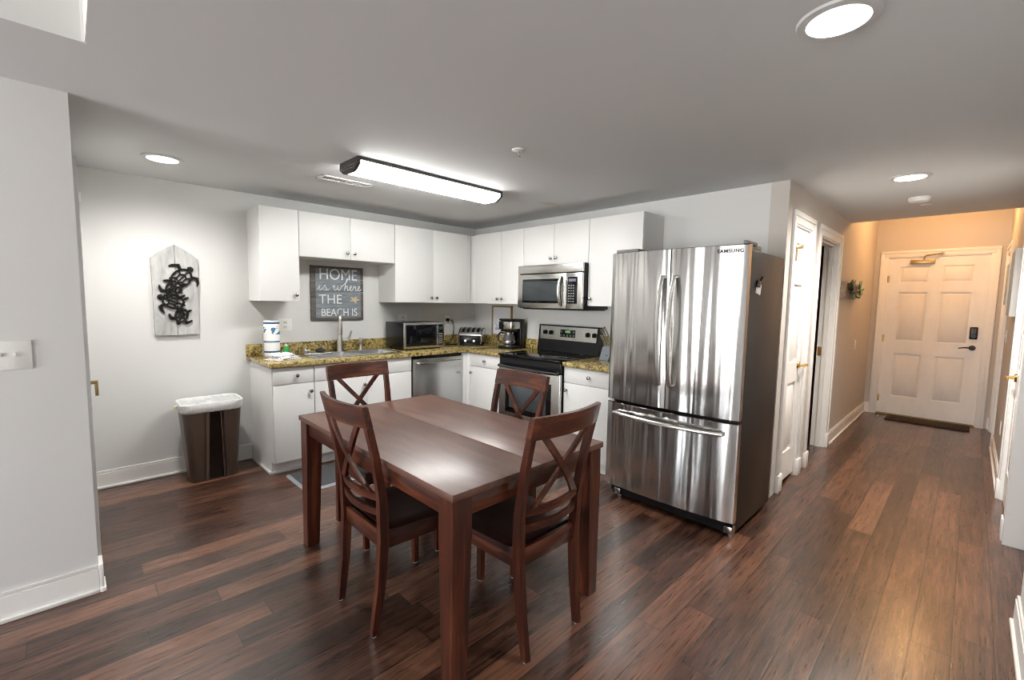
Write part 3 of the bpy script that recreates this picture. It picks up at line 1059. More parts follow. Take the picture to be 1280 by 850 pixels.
m = MB(); m.box(-0.806, -0.78, FY_R + 0.02, FY_L - 0.02, 0.03, 0.099); m.box(-0.84, -0.79, FY_R + 0.05, FY_L - 0.05, 0.03, 0.085); m.build('base_grille', M['black'], t)
for y in (FY_L - 0.09, FY_R + 0.03):
    m = MB(); m.cyl((-0.80, y, 0), (-0.80, y, 0.045), 0.022, n=14); m.box(-0.85, -0.77, y - 0.025, y + 0.025, 0.03, 0.075, 0.004)
    m.build('foot', M['knob'], t)
for y in (FY_L - 0.09, FY_R + 0.09):
    m = MB(); m.cyl((-0.25, y, 0), (-0.25, y, 0.035), 0.025, n=14); m.build('foot', M['black'], t)
yt = -3.385
text_mesh('logo', 'SAMSUNG', 0.028, mat('dark_grey_lettering', (0.03, 0.03, 0.035), 0.6), dR, (bow(yt) - 0.0025, yt, 1.742), Vector((-(bow(yt + .05) - bow(yt - .05)) / .1, -1, 0)).normalized(), (0, 0, 1), 0.004, squeeze=1.0, spacing=1.2, thin=0.0006)
# clip magnet with a note
t = thing('magnet_clip', 'small dark magnetic clip holding a white tag on the fridge side', 'magnet', (-0.66, FY_R, 1.53))
m = MB(); m.box(-0.695, -0.655, FY_R - 0.012, FY_R + 0.003, 1.535, 1.575, 0.004); m.tube([(-0.66, FY_R - 0.006, 1.57), (-0.645, FY_R - 0.016, 1.60)], 0.006, 8); m.build('clip', M['black'], t)
m = MB(); m.hexa([(-0.70, FY_R - 0.004, 1.50), (-0.63, FY_R - 0.004, 1.49), (-0.63, FY_R + 0.002, 1.49), (-0.70, FY_R + 0.002, 1.50),
                  (-0.69, FY_R - 0.004, 1.56), (-0.615, FY_R - 0.004, 1.55), (-0.615, FY_R + 0.002, 1.55), (-0.69, FY_R + 0.002, 1.56)]); m.build('note', M['white'], t)

# ------------------------------------------------------------------ range
RY0, RY1 = -1.951, -1.168
t = thing('range', 'freestanding black and stainless steel electric range with glass cooktop', 'stove', (-0.34, -1.56, 0))
m = MB(); m.box(-0.62, -0.03, RY0, RY1, 0.02, 0.898); m.box(-0.55, -0.05, RY0 + 0.02, RY1 - 0.02, 0, 0.02); m.build('body', M['black'], t)
m = MB(); m.box(-0.672, -0.03, RY0 - 0.002, RY1 + 0.002, 0.8985, 0.921, 0.006); ck = m.build('cooktop', M['blackgloss'], t)
bmat_ = mat('grey_burner_ring', (0.08, 0.08, 0.085), 0.3)
for bx, by, r in ((-0.50, -1.37, 0.095), (-0.50, -1.75, 0.11), (-0.22, -1.37, 0.075), (-0.22, -1.75, 0.085)):
    m = MB(); L = []
    for rr_ in (r, r - 0.003):
        L.append([(bx + rr_ * math.cos(2 * math.pi * i / 40), by + rr_ * math.sin(2 * math.pi * i / 40), 0.9213) for i in range(40)])
    m.loft(L, cap=False); m.build('burner_ring', bmat_, ck)
m = MB(); m.box(-0.655, -0.62, RY0 + 0.003, RY1 - 0.003, 0.80, 0.897, 0.008); m.build('front_band', M['black'], t)
m = MB(); m.box(-0.660, -0.621, RY0 + 0.004, RY1 - 0.004, 0.20, 0.797, 0.006); dr = m.build('oven_door', M['steel'], t)
m = MB(); m.box(-0.6625, -0.659, RY0 + 0.10, RY1 - 0.10, 0.36, 0.70, 0.002); m.build('window_frame', M['blackgloss'], dr)
m = MB(); m.box(-0.6640, -0.6615, RY0 + 0.155, RY1 - 0.155, 0.41, 0.655, 0.001); m.build('window', M['ovenglass'], dr)
m = MB(); pts = [(-0.659, RY1 - 0.03, 0.815)]
for i in range(15):
    s = i / 14; pts.append((-0.685 - 0.028 * math.sin(math.pi * s), RY1 - 0.03 + (RY0 - RY1 + 0.06) * s, 0.805))
pts.append((-0.659, RY0 + 0.03, 0.815)); m.tube(pts, 0.015, 10); m.build('handle', mat('dark_steel', (0.10, 0.10, 0.11), 0.25, 0.9), dr)
m = MB(); m.box(-0.655, -0.621, RY0 + 0.004, RY1 - 0.004, 0.035, 0.19, 0.006); m.build('storage_drawer', M['steel'], t)
m = MB(); m.prism([(-0.105, 0.9215), (-0.03, 0.9215), (-0.03, 1.190), (-0.075, 1.190), (-0.090, 1.035)], 'xz', RY0 + 0.004, RY1 - 0.004)
bg = m.build('backguard', M['black'], t)


def on_guard(y, z, out=0.0):    # front of the tilted control panel
    s = (z - 1.035) / (1.190 - 1.035)
    return (-0.0905 + 0.015 * s - out, y, z)


m = MB()
q = [on_guard(RY0 + 0.035, 1.043), on_guard(RY1 - 0.035, 1.043), on_guard(RY1 - 0.03, 1.178), on_guard(RY0 + 0.03, 1.178)]
m.hexa([Vector(p) for p in q] + [Vector(p) + Vector((-0.005, 0, 0)) for p in q]); m.build('control_panel', M['steel'], bg)
m = MB(); q = [on_guard(-1.66, 1.075, 0.005), on_guard(-1.47, 1.075, 0.005), on_guard(-1.47, 1.15, 0.005), on_guard(-1.66, 1.15, 0.005)]
m.hexa([Vector(p) for p in q] + [Vector(p) + Vector((-0.003, 0, 0)) for p in q]); dp = m.build('clock_display', M['blackgloss'], bg)
m = MB(); q = [on_guard(-1.60, 1.118, 0.008), on_guard(-1.535, 1.118, 0.008), on_guard(-1.535, 1.143, 0.008), on_guard(-1.60, 1.143, 0.008)]
m.hexa([Vector(p) for p in q] + [Vector(p) + Vector((-0.001, 0, 0)) for p in q]); m.build('digits', mat('lit_green_digits', (0.1, 0.2, 0.1), 0.3, emit=(0.25, 0.6, 0.2), estr=0.12), dp)
btm_ = mat('grey_button', (0.10, 0.11, 0.10), 0.5)
for y, z in [(-1.645 + i * 0.04, 1.092) for i in range(5)] + [(-1.645, 1.13), (-1.487, 1.13)]:
    m = MB(); m.cyl(on_guard(y, z, 0.008), on_guard(y, z, 0.011), 0.010, n=10); m.build('button', btm_, dp)
for y in (-1.272, -1.353, -1.815, -1.893):
    m = MB(); m.cyl(on_guard(y, 1.113, 0.004), on_guard(y, 1.113, 0.022), 0.024, 0.020, n=18); m.box(-0.128, -0.10, y - 0.004, y + 0.004, 1.094, 1.132, 0.002)
    kb = m.build('knob', M['black'], bg)

# ------------------------------------------------------------------ over-range microwave
t = thing('range_microwave', 'stainless steel over-range microwave hung above the range', 'microwave', (-0.2, -1.57, 1.36))
MY0, MY1 = -1.974, -1.170
m = MB(); m.box(-0.385, -0.005, MY0, MY1, 1.362, 1.781, 0.003); m.box(-0.36, -0.02, MY0 + 0.02, MY1 - 0.03, 1.352, 1.362); m.build('case', M['black'], t)
m = MB(); m.box(-0.415, -0.386, MY0, MY1, 1.700, 1.780, 0.006); m.build('vent_grille', M['steel'], t)
YP = MY0 + 0.185
m = MB(); m.box(-0.415, -0.386, YP + 0.001, MY1, 1.366, 1.694, 0.008); dr = m.build('door', M['steel'], t)
m = MB(); m.box(-0.4175, -0.413, YP + 0.055, MY1 - 0.07, 1.415, 1.645, 0.006); wf = m.build('window_frame', M['blackgloss'], dr)
m = MB(); m.box(-0.4190, -0.4165, YP + 0.10, MY1 - 0.085, 1.437, 1.625, 0.003); m.build('window', M['mwglass'], dr)
m = MB(); pts = [(-0.414, YP + 0.045, 1.65)] + [(-0.435 - 0.028 * math.sin(math.pi * i / 10), YP + 0.05, 1.655 - 0.25 * i / 10) for i in range(11)] + [(-0.414, YP + 0.045, 1.40)]
m.tube(pts, 0.014, 10); m.build('handle', M['steel'], dr)
m = MB(); m.box(-0.415, -0.386, MY0, YP - 0.001, 1.366, 1.694, 0.006); cp = m.build('control_panel', M['steel'], t)
m = MB(); m.box(-0.4175, -0.414, MY0 + 0.055, YP - 0.02, 1.415, 1.655, 0.002); kp = m.build('keypad', M['blackgloss'], cp)
m = MB(); m.box(-0.4182, -0.4172, MY0 + 0.07, YP - 0.035, 1.615, 1.64); m.build('display', mat('pale_lcd', (0.16, 0.16, 0.24), 0.3), cp)
fw_ = mat('faint_white_print', (0.28, 0.28, 0.28), 0.5)
for i in range(7):
    for j in range(3):
        m = MB(); m.box(-0.4182, -0.4172, YP - 0.045 - j * 0.026, YP - 0.03 - j * 0.026, 1.43 + i * 0.024, 1.44 + i * 0.024); m.build('button', fw_, cp)

# ------------------------------------------------------------------ things on the worktop
# small microwave
t = thing('countertop_microwave', 'small black countertop microwave with steel trim on the granite beside the sink', 'microwave', (-1.03, -0.25, 0.914))
ax, bx, ya, yb, za, zb = -1.275, -0.785, -0.435, -0.06, 0.926, 1.192
m = MB(); m.box(ax, bx, ya + 0.025, yb, za, zb, 0.006); m.build('case', M['black'], t)
m = MB(); m.box(ax, bx, ya, ya + 0.024, za, zb, 0.006); fc = m.build('front_frame', M['steel_dw'], t)
m = MB(); m.box(ax + 0.018, bx - 0.115, ya - 0.003, ya + 0.002, za + 0.025, zb - 0.022, 0.002); m.build('door_glass', M['blackgloss'], fc)
m = MB(); m.box(bx - 0.112, bx - 0.02, ya - 0.003, ya + 0.002, za + 0.025, zb - 0.022, 0.002); cpn = m.build('control_panel', M['blackgloss'], fc)
m = MB(); m.box(bx - 0.108, bx - 0.082, ya - 0.012, ya - 0.002, za + 0.03, zb - 0.03, 0.004); m.build('handle', M['steel_dw'], fc)
gk_ = mat('grey_keys', (0.22, 0.21, 0.22), 0.5)
for i in range(5):
    for j in range(3):
        m = MB(); m.box(bx - 0.074 + j * 0.017, bx - 0.062 + j * 0.017, ya - 0.0045, ya - 0.0025, za + 0.04 + i * 0.024, za + 0.056 + i * 0.024); m.build('button', gk_, fc)
m = MB(); m.box(bx - 0.074, bx - 0.026, ya - 0.0045, ya - 0.0025, zb - 0.075, zb - 0.045); m.build('display', mat('dark_green_display', (0.03, 0.06, 0.05), 0.2), fc)
for px, py in ((ax + .04, ya + .05), (bx - .04, ya + .05), (ax + .04, yb - .04), (bx - .04, yb - .04)):
    m = MB(); m.cyl((px, py, 0.9145), (px, py, za), 0.014, n=12); m.build('foot', M['black'], t)

# toaster (local: front faces -y)
TZ = 0.9145
t = thing('toaster', 'black and chrome four-slice toaster in the counter corner', 'toaster', (-0.255, -0.265, TZ), math.radians(-50))
def arch_z(y, hy=0.15, zl=0.105, zh=0.195):
    return zl + (zh - zl) * max(0.0, 1 - (abs(y) / hy) ** 2.3) ** 0.62
ys = [-0.15 * math.cos(math.pi * i / 16) for i in range(17)]
sect = [(-0.15, 0.021)] + [(y, arch_z(y)) for y in ys] + [(0.15, 0.021)]
m = MB(); m.loft([[(-0.128, y, z) for y, z in sect], [(0.128, y, z) for y, z in sect]]); m.build('shell', M['chrome'], t, local=True)
for s in (-1, 1):
    m = MB(); m.loft([[(s * 0.1285, y * 1.02, z * 1.015) for y, z in sect], [(s * 0.136, y * 1.02, z * 1.015) for y, z in sect]]); sd = m.build('side_rim', M['black'], t, local=True)
    m = MB(); m.loft([[(s * 0.1362, y * 0.90, 0.012 + z * 0.88) for y, z in sect], [(s * 0.1385, y * 0.88, 0.012 + z * 0.87) for y, z in sect]]); m.build('side_plate', M['chrome'], sd, local=True)
m = MB(); m.box(-0.124, 0.124, -0.166, -0.1505, 0.022, 0.112, 0.005); fpn = m.build('front_panel', M['black'], t, local=True)
for i in range(4):
    x = -0.087 + i * 0.058; L = []
    for j in range(13):
        y = -0.128 + 0.256 * j / 12; z = arch_z(y)
        L.append([(x - 0.014, y, z - 0.01), (x + 0.014, y, z - 0.01), (x + 0.014, y, z + 0.0025), (x - 0.014, y, z + 0.0025)])
    m = MB(); m.loft(L); m.build('slot', M['black'], t, local=True)
for s in (-1, 1):
    m = MB(); m.box(s * 0.06 - 0.022, s * 0.06 + 0.022, -0.192, -0.1665, 0.085, 0.098, 0.003); m.build('lever', M['black'], t, local=True)
    m = MB(); m.cyl((s * 0.05, -0.1665, 0.052), (s * 0.05, -0.180, 0.052), 0.014, n=14); m.build('dial', M['chrome'], t, local=True)
m = MB(); m.box(-0.12, 0.12, -0.15, 0.15, 0.0, 0.0205, 0.003); m.build('base', M['black'], t, local=True)
# toaster cord to the outlet (own thing: plugged in, lies on the counter)
m = MB(); cp_ = [(-0.44, -0.015, 1.195), (-0.44, -0.045, 1.197), (-0.40, -0.07, 1.18), (-0.40, -0.09, 1.10), (-0.44, -0.12, 1.0), (-0.50, -0.14, 0.935), (-0.56, -0.15, 0.919), (-0.50, -0.21, 0.918), (-0.43, -0.20, 0.9183)]
def smooth_path(P, k=6):
    P = [Vector(p) for p in P]; out = []
    for i in range(len(P) - 1):
        p0, p1, p2, p3 = P[max(i - 1, 0)], P[i], P[i + 1], P[min(i + 2, len(P) - 1)]
        for j in range(k):
            s = j / k
            out.append(0.5 * ((2 * p1) + (p2 - p0) * s + (2 * p0 - 5 * p1 + 4 * p2 - p3) * s * s + (3 * p1 - p0 - 3 * p2 + p3) * s ** 3))
    out.append(P[-1]); return out
m.tube(smooth_path(cp_), 0.0045, 8); m.box(-0.458, -0.422, -0.040, -0.0075, 1.178, 1.212, 0.006)
tag(m.build('power_cord', M['black']), 'black cord plugged into the wall outlet beside the toaster', 'cord')
m = MB(); m.tube(smooth_path([(-0.40, -0.14, 1.0), (-0.43, -0.10, 1.06), (-0.47, -0.10, 1.05), (-0.475, -0.12, 0.98), (-0.44, -0.16, 0.93), (-0.36, -0.22, 0.935)]), 0.004, 8)
m.bm.free()

# coffee maker
CX, CY = -0.20, -0.87
t = thing('coffee_maker', 'black and steel drip coffee maker with glass carafe left of the range', 'coffee maker', (CX, CY, 0.914))
def P_at(x, y, rz): return Matrix.Translation((x, y, 0)) @ Matrix.Rotation(rz, 4, 'Z')
PC = P_at(CX, CY, math.radians(8))
m = MB(PC); m.box(-0.12, 0.12, -0.095, 0.095, 0.9145, 0.945, 0.012, 3); bs = m.build('base', M['black'], t)
m = MB(PC); m.lathe([(0.072, 0.9455), (0.072, 0.950)], (-0.04, 0, 0), n=28); m.build('warming_plate', M['steel'], t)
m = MB(PC); m.box(0.045, 0.12, -0.095, 0.095, 0.9455, 1.235, 0.01, 3); m.build('water_tank', M['black'], t)
m = MB(PC); m.box(-0.115, 0.044, -0.092, 0.092, 1.12, 1.215, 0.02, 3); hd = m.build('brew_head', M['steel'], t)
m = MB(PC); m.box(-0.112, 0.044, -0.09, 0.09, 1.2155, 1.238, 0.01, 3); m.build('lid', M['black'], t)
m = MB(PC); m.lathe([(0.026, 0.0), (0.024, 0.014)], tuple(Vector((-0.115, 0.048, 1.165))), axis='-x', n=20); m.box(-0.1165, -0.112, 0.02, 0.085, 1.125, 1.205, 0.002); m.build('dial', M['black'], hd)
m = MB(PC); m.box(-0.10, 0.03, -0.075, 0.075, 1.095, 1.1195, 0.01); m.build('filter_basket', M['black'], t)
m = MB(PC); m.lathe([(0.05, 0.951), (0.068, 0.965), (0.070, 1.0), (0.060, 1.05), (0.050, 1.075)], (-0.04, 0, 0), n=28)
cf = m.build('carafe', mat('dark_coffee_glass', (0.07, 0.07, 0.075), 0.06, 0.0, coat=0.6), t)
m = MB(PC); m.lathe([(0.0705, 1.0), (0.0712, 0.988), (0.0705, 0.978)], (-0.04, 0, 0), n=28, cap=False); m.lathe([(0.051, 1.0745), (0.052, 1.09), (0.02, 1.094)], (-0.04, 0, 0), n=24); m.build('carafe_band', M['steel'], cf)
m = MB(PC); m.tube([(-0.07, 0.045, 1.08), (-0.085, 0.088, 1.085), (-0.092, 0.115, 1.05), (-0.09, 0.112, 1.0), (-0.075, 0.062, 0.975)], [0.009, 0.011, 0.011, 0.011, 0.008], 10); m.build('carafe_handle', M['black'], cf)

# knife block
t = thing('knife_block', 'grey block of steel-handled knives on the short worktop by the fridge', 'knife block', (-0.17, -2.11, 0.914))
m = MB(); m.prism([(-0.26, 0.9145), (-0.10, 0.9145), (-0.08, 1.06), (-0.21, 1.03)], 'xz', -2.165, -2.07); m.build('block', mat('grey_block', (0.10, 0.12, 0.14), 0.45), t)
m = MB(); m.lathe([(0.014, 0.0), (0.012, 0.003)], (-0.243, -2.135, 0.955), axis='-x', n=14); m.build('badge', M['chrome'], t)
k0 = None
for i, (x, y, L) in enumerate(((-0.19, -2.035, .10), (-0.19, -2.055, .10), (-0.19, -2.075, .10), (-0.15, -2.03, .14), (-0.15, -2.055, .15), (-0.15, -2.085, .17), (-0.19, -2.10, .10))):
    y -= 0.05
    zt = 1.030 + (x + 0.21) * 0.23
    m = MB(); m.tube([(x, y, zt - 0.01), (x - 0.2 * L, y + 0.12 * L, zt + 0.5 * L), (x - 0.45 * L, y + 0.25 * L, zt + L)], [0.006, 0.008, 0.007], 8)
    m.build('knife_handle', M['chrome'], t)

# paper towel roll on holder
t = thing('paper_towel_holder', 'paper towel roll printed with blue bands standing on the counter end', 'paper towel', (-2.42, -0.17, 0.914))
px, py = -2.42, -0.17
m = MB(); m.lathe([(0.075, 0.9145), (0.075, 0.922), (0.07, 0.926)], (px, py, 0)); m.cyl((px, py, 0.92), (px, py, 1.245), 0.006); m.tube([(px - 0.07, py, 0.92), (px - 0.072, py, 1.12), (px - 0.06, py, 1.13)], 0.004, 6); m.build('stand', M['nickel'], t)
tm = mat('white_printed_paper', (0.82, 0.82, 0.82), 0.85)
k = NT(tm); tc = k.n('ShaderNodeTexCoord'); sp_ = k.n('ShaderNodeSeparateXYZ'); k.l(tc.outputs['Object'], sp_.inputs[0])
zz = sp_.outputs['Z']
W = (0.82, 0.82, 0.82); B = (0.03, 0.09, 0.22)
rp = k.ramp(k.math('DIVIDE', zz, 0.35), [(0.0, W), (0.115, B), (0.155, W), (0.36, (0.10, 0.19, 0.32)), (0.40, W), (0.56, (0.05, 0.16, 0.30)), (0.75, W), (0.82, B), (0.86, W)])
rpn = rp.node; rpn.color_ramp.interpolation = 'CONSTANT'
nz = k.noise(k.coords((14, 14, 22)), 1.0, 2, 0.5, 0.5)
gate = k.math('GREATER_THAN', nz, 0.5)
isb = k.math('MULTIPLY', k.math('GREATER_THAN', k.math('DIVIDE', zz, 0.35), 0.5), k.math('LESS_THAN', k.math('DIVIDE', zz, 0.35), 0.75))
mxn = k.n('ShaderNodeMix'); mxn.data_type = 'RGBA'
k.l(k.math('MULTIPLY', isb, gate), mxn.inputs['Factor']); k.l(rp, mxn.inputs['A']); mxn.inputs['B'].default_value = (*W, 1)
k.l(mxn.outputs['Result'], k.b.inputs['Base Color'])
m = MB(); m.lathe([(0.020, 0.9265), (0.062, 0.9265), (0.063, 0.93), (0.063, 1.225), (0.062, 1.228), (0.020, 1.228), (0.020, 0.9265)], (px, py, 0), n=32, cap=False); m.build('paper_roll', tm, t)

# green bottle of dish soap
t = thing('soap_bottle', 'small green dish soap bottle with white cap next to the paper towels', 'bottle', (-2.315, -0.20, 0.914))
m = MB(); m.lathe([(0.024, 0.9145), (0.028, 0.92), (0.028, 0.96), (0.024, 0.985), (0.012, 1.0)], (-2.315, -0.20, 0), n=20); m.build('body', mat('green_soap', (0.02, 0.26, 0.06), 0.2), t)
m = MB(); m.lathe([(0.012, 1.0005), (0.012, 1.012), (0.008, 1.022)], (-2.315, -0.20, 0), n=14); m.build('cap', mat('pale_green_cap', (0.55, 0.70, 0.55), 0.4), t)

# folded dish cloths
cm = mat_speckle('white_striped_cloth', [(0.3, (0.72, 0.72, 0.73)), (0.7, (0.84, 0.84, 0.84))], 60, 0.9, (1, 1, 1), 0.3)
k = NT(cm); wv = k.n('ShaderNodeTexWave'); wv.inputs['Scale'].default_value = 14; wv.inputs['Distortion'].default_value = 0.4; k.l(k.coords((1, 0.6, 1)), wv.inputs['Vector'])
k.l(k.ramp(wv.outputs['Fac'], [(0.0, (0.22, 0.23, 0.27)), (0.10, (0.70, 0.70, 0.70)), (1.0, (0.74, 0.74, 0.74))]), k.b.inputs['Base Color'])
CLX, CLY = -2.40, -0.38
PCL = P_at(CLX, CLY, math.radians(25))
t = thing('dish_cloth', 'rumpled white striped dish cloths heaped on the granite counter end', 'cloth', (CLX, CLY, 0.914))
for i, (hw, hd_, z, h, dx, rz) in enumerate(((0.115, 0.085, 0.9145, 0.012, 0, 0), (0.10, 0.075, 0.9268, 0.016, 0.01, 14), (0.085, 0.06, 0.943, 0.022, -0.01, -12))):
    m = MB(P_at(CLX + dx, CLY, math.radians(25 + rz)))
    n = 14
    loops = []
    for ix in range(n + 1):
        x = -hw + 2 * hw * ix / n
        top = []; bot = []
        for iy in range(9):
            y = -hd_ + 2 * hd_ * iy / 8
            e = (1 - (abs(x) / hw) ** 4) * (1 - (abs(y) / hd_) ** 4)
            top.append((x, y, z + h * (0.35 + 0.65 * e) + (0.008 * math.sin(x * 60 + i * 2 + y * 25) * e if i == 2 else 0.003 * math.sin(x * 45 + y * 30) * e)))
            bot.append((x, y, z))
        loops.append(top + bot[::-1])
    m.loft(loops); m.build('folded_layer', cm, t)

# framed print leaning on the range wall
t = thing('picture_frame', 'thin gold frame with a pale print behind the coffee maker', 'picture', (-0.02, -0.51, 1.017))
fy0, fy1, fz0, fz1 = -0.685, -0.345, 1.0175, 1.372
m = MB()
for a in ((fy0, fy1, fz0, fz0 + .018), (fy0, fy1, fz1 - .018, fz1), (fy0, fy0 + .018, fz0, fz1), (fy1 - .018, fy1, fz0, fz1)):
    m.box(-0.024, -0.002, a[0], a[1], a[2], a[3], 0.002)
m.build('frame', mat('gold_wood_frame', (0.30, 0.19, 0.09), 0.4), t)
m = MB(); m.box(-0.014, -0.003, fy0 + .017, fy1 - .017, fz0 + .017, fz1 - .017); pr = m.build('print', mat_paint('pale_print', (0.74, 0.77, 0.82), 0.3, 0.0), t)
m = MB()
def stroke(pts, r=0.0045):
    m.tube(smooth_path([(-0.0148, y, z) for y, z in pts], 4), r, 5)
stroke([(-0.40, 1.165), (-0.425, 1.14), (-0.43, 1.10), (-0.45, 1.13), (-0.475, 1.16)])
stroke([(-0.40, 1.085), (-0.44, 1.10), (-0.47, 1.115), (-0.50, 1.15), (-0.53, 1.165)], 0.0035)
for i in range(5):
    y = -0.40 - i * 0.045
    stroke([(y, 1.075), (y - .012, 1.11), (y - .022, 1.08), (y - .034, 1.11), (y - .045, 1.075)], 0.0035)
m.build('script_drawing', mat('grey_ink', (0.33, 0.36, 0.42), 0.7), t)

# ------------------------------------------------------------------ wall plates
def plate(name, label, P, u, d, z, w, h, kind, group=None):
    t = thing(name, label, 'switch' if kind == 'switch' else 'outlet', tuple(P @ Vector((u, d, z))), group=group)
    m = MB(P); m.box(u - w / 2, u + w / 2, d, d + 0.006, z - h / 2, z + h / 2, 0.002); m.build('plate', M['white'], t)
    n = max(1, int(round(w / 0.05)) - 1) if w > 0.09 else 1
    for i in range(n):
        c = u + (i - (n - 1) / 2) * 0.046
        m = MB(P)
        if kind == 'switch':
            m.box(c - 0.005, c + 0.005, d + 0.006, d + 0.016, z - 0.004, z + 0.012, 0.002); m.build('toggle', M['white'], t)
        else:
            for s in (-1, 1):
                m.box(c - 0.016, c + 0.016, d + 0.0055, d + 0.0075, z + s * 0.02 - 0.013, z + s * 0.02 + 0.013, 0.002)
            r_ = m.build('socket', mat('ivory_socket', (0.68, 0.68, 0.66), 0.4), t)
            m = MB(P)
            for s in (-1, 1):
                m.box(c - 0.008, c - 0.005, d + 0.0072, d + 0.0079, z + s * 0.02 - 0.004, z + s * 0.02 + 0.006); m.box(c + 0.005, c + 0.008, d + 0.0072, d + 0.0079, z + s * 0.02 - 0.004, z + s * 0.02 + 0.006)
            m.build('slots', M['black'], r_)
    return t


P_back = Matrix(((1, 0, 0, 0), (0, -1, 0, 0), (0, 0, 1, 0), (0, 0, 0, 1)))
P_col = Matrix(((1, 0, 0, 0), (0, -1, 0, YC), (0, 0, 1, 0), (0, 0, 0, 1)))
plate('wall_outlet', 'white double wall outlet behind the paper towels', P_back, -2.255, 0, 1.18, 0.115, 0.118, 'outlet')
plate('wall_outlet', 'white wall outlet mostly hidden above the small microwave', P_back, -1.035, 0, 1.21, 0.115, 0.118, 'outlet')
plate('wall_outlet', 'white wall outlet with a black plug near the toaster', P_back, -0.425, 0, 1.185, 0.075, 0.118, 'outlet')
plate('light_switch', 'wide white light switch plate with toggles on the left column wall', P_col, -3.86, 0, 1.163, 0.145, 0.125, 'switch')
plate('light_switch', 'white switch plate on the left hall wall past the open doorway', P_hall, 3.05, 0, 0.975, 0.075, 0.118, 'switch')
plate('light_switch', 'white switch plate on the right hall wall below the canvases', P_right, 2.72, 0, 1.17, 0.075, 0.118, 'switch')
plate('wall_outlet', 'white outlet low on the right hall wall above the baseboard', P_right, 2.08, 0, 0.40, 0.075, 0.118, 'outlet')
m = MB(); m.box(-3.590, -3.566, -0.008, 0, 2.065, 2.135, 0.002); m.box(-3.585, -3.571, -0.014, -0.008, 2.085, 2.115, 0.002)
tag(m.build('wall_sensor', M['white']), 'tiny white sensor high on the back wall by the left corner', 'sensor')

# ------------------------------------------------------------------ wall decor
# HOME sign
t = thing('wall_sign', 'square grey wood sign lettered HOME is where THE BEACH IS', 'sign', (-1.765, 0, 1.48))
sm = mat_speckle('weathered_blue_grey_board', [(0.3, (0.13, 0.15, 0.17)), (0.55, (0.22, 0.25, 0.28)), (0.75, (0.32, 0.34, 0.36))], 5, 0.8, (1, 4, 9), 0.15)
em = mat_speckle('weathered_brown_board_edge', [(0.3, (0.06, 0.05, 0.045)), (0.7, (0.17, 0.15, 0.13))], 6, 0.8, (1, 4, 9), 0.2)
s0, s1 = -2.026, -1.502
zs_ = [1.212, 1.333, 1.493, 1.617, 1.738]
for i in range(4):
    m = MB(); m.box(s0, s1, -0.020, -0.001, zs_[i] + 0.0012, zs_[i + 1] - 0.0012, 0.002); m.build('board', em, t)
    a = zs_[i] + (0.028 if i == 0 else 0.0022); b = zs_[i + 1] - (0.024 if i == 3 else 0.0022)
    m = MB(); m.box(s0 + 0.045, s1 - 0.03, -0.0215, -0.0195, a, b); m.build('painted_field', sm, t)
wm = mat('white_lettering', (0.72, 0.74, 0.76), 0.7)
text_mesh('lettering', 'HOME', 0.152, wm, t, (-1.758, -0.0225, 1.655), (1, 0, 0), (0, 0, 1), 0.002, squeeze=0.90)
text_mesh('lettering', 'THE', 0.128, wm, t, (-1.84, -0.0225, 1.415), (1, 0, 0), (0, 0, 1), 0.002, squeeze=0.98)
text_mesh('lettering', 'BEACH IS', 0.108, wm, t, (-1.752, -0.0225, 1.288), (1, 0, 0), (0, 0, 1), 0.002, squeeze=0.82)
# hand script 'is where'
m = MB()
def ink(pts, r=0.0040):
    m.tube(smooth_path([(-1.985 + x, -0.0232, 1.505 + z) for x, z in pts], 5), r, 6)
s = 0.045
ink([(0.02, .008), (0.045, .045), (0.035, 0.012), (0.048, 0.002), (0.07, .02)])
ink([(0.056, .066), (0.058, .069)], .006)
ink([(0.07, .02), (0.095, .05), (0.088, .04), (0.105, .02), (0.10, .003), (0.078, .004)])
ink([(0.10, .003), (0.12, .004), (0.135, .012)])
ink([(0.165, .03), (0.185, .047), (0.18, .015), (0.192, .002), (0.212, .02), (0.222, .045), (0.217, .015), (0.228, .002), (0.245, .02), (0.252, .045), (0.262, .042)])
ink([(0.262, .042), (0.295, .075), (0.318, .112), (0.312, .118), (0.30, .08), (0.282, .0), (0.296, .035), (0.312, .046), (0.313, .02), (0.318, .003), (0.334, .012)])
ink([(0.334, .012), (0.352, .03), (0.356, .045), (0.345, .044), (0.341, .02), (0.352, .002), (0.37, .012)])
ink([(0.37, .012), (0.384, .046), (0.389, .037), (0.402, .04), (0.398, .012), (0.408, .002), (0.42, .012)])
ink([(0.42, .012), (0.438, .03), (0.442, .045), (0.431, .044), (0.427, .02), (0.438, .002), (0.462, .016)])
m.build('lettering', wm, t)
# tan fish-like starfish shape
m = MB(); pts = []
for i in range(20):
    q = 2 * math.pi * i / 20; r = 0.052 * (0.72 + 0.28 * math.cos(q * 5 + 0.4))
    pts.append((-1.597 + 1.08 * r * math.cos(q), 1.418 + 0.72 * r * math.sin(q)))
m.prism(pts, 'xz', -0.0245, -0.0212); m.build('starfish', mat('tan_paint', (0.52, 0.42, 0.26), 0.8), t)

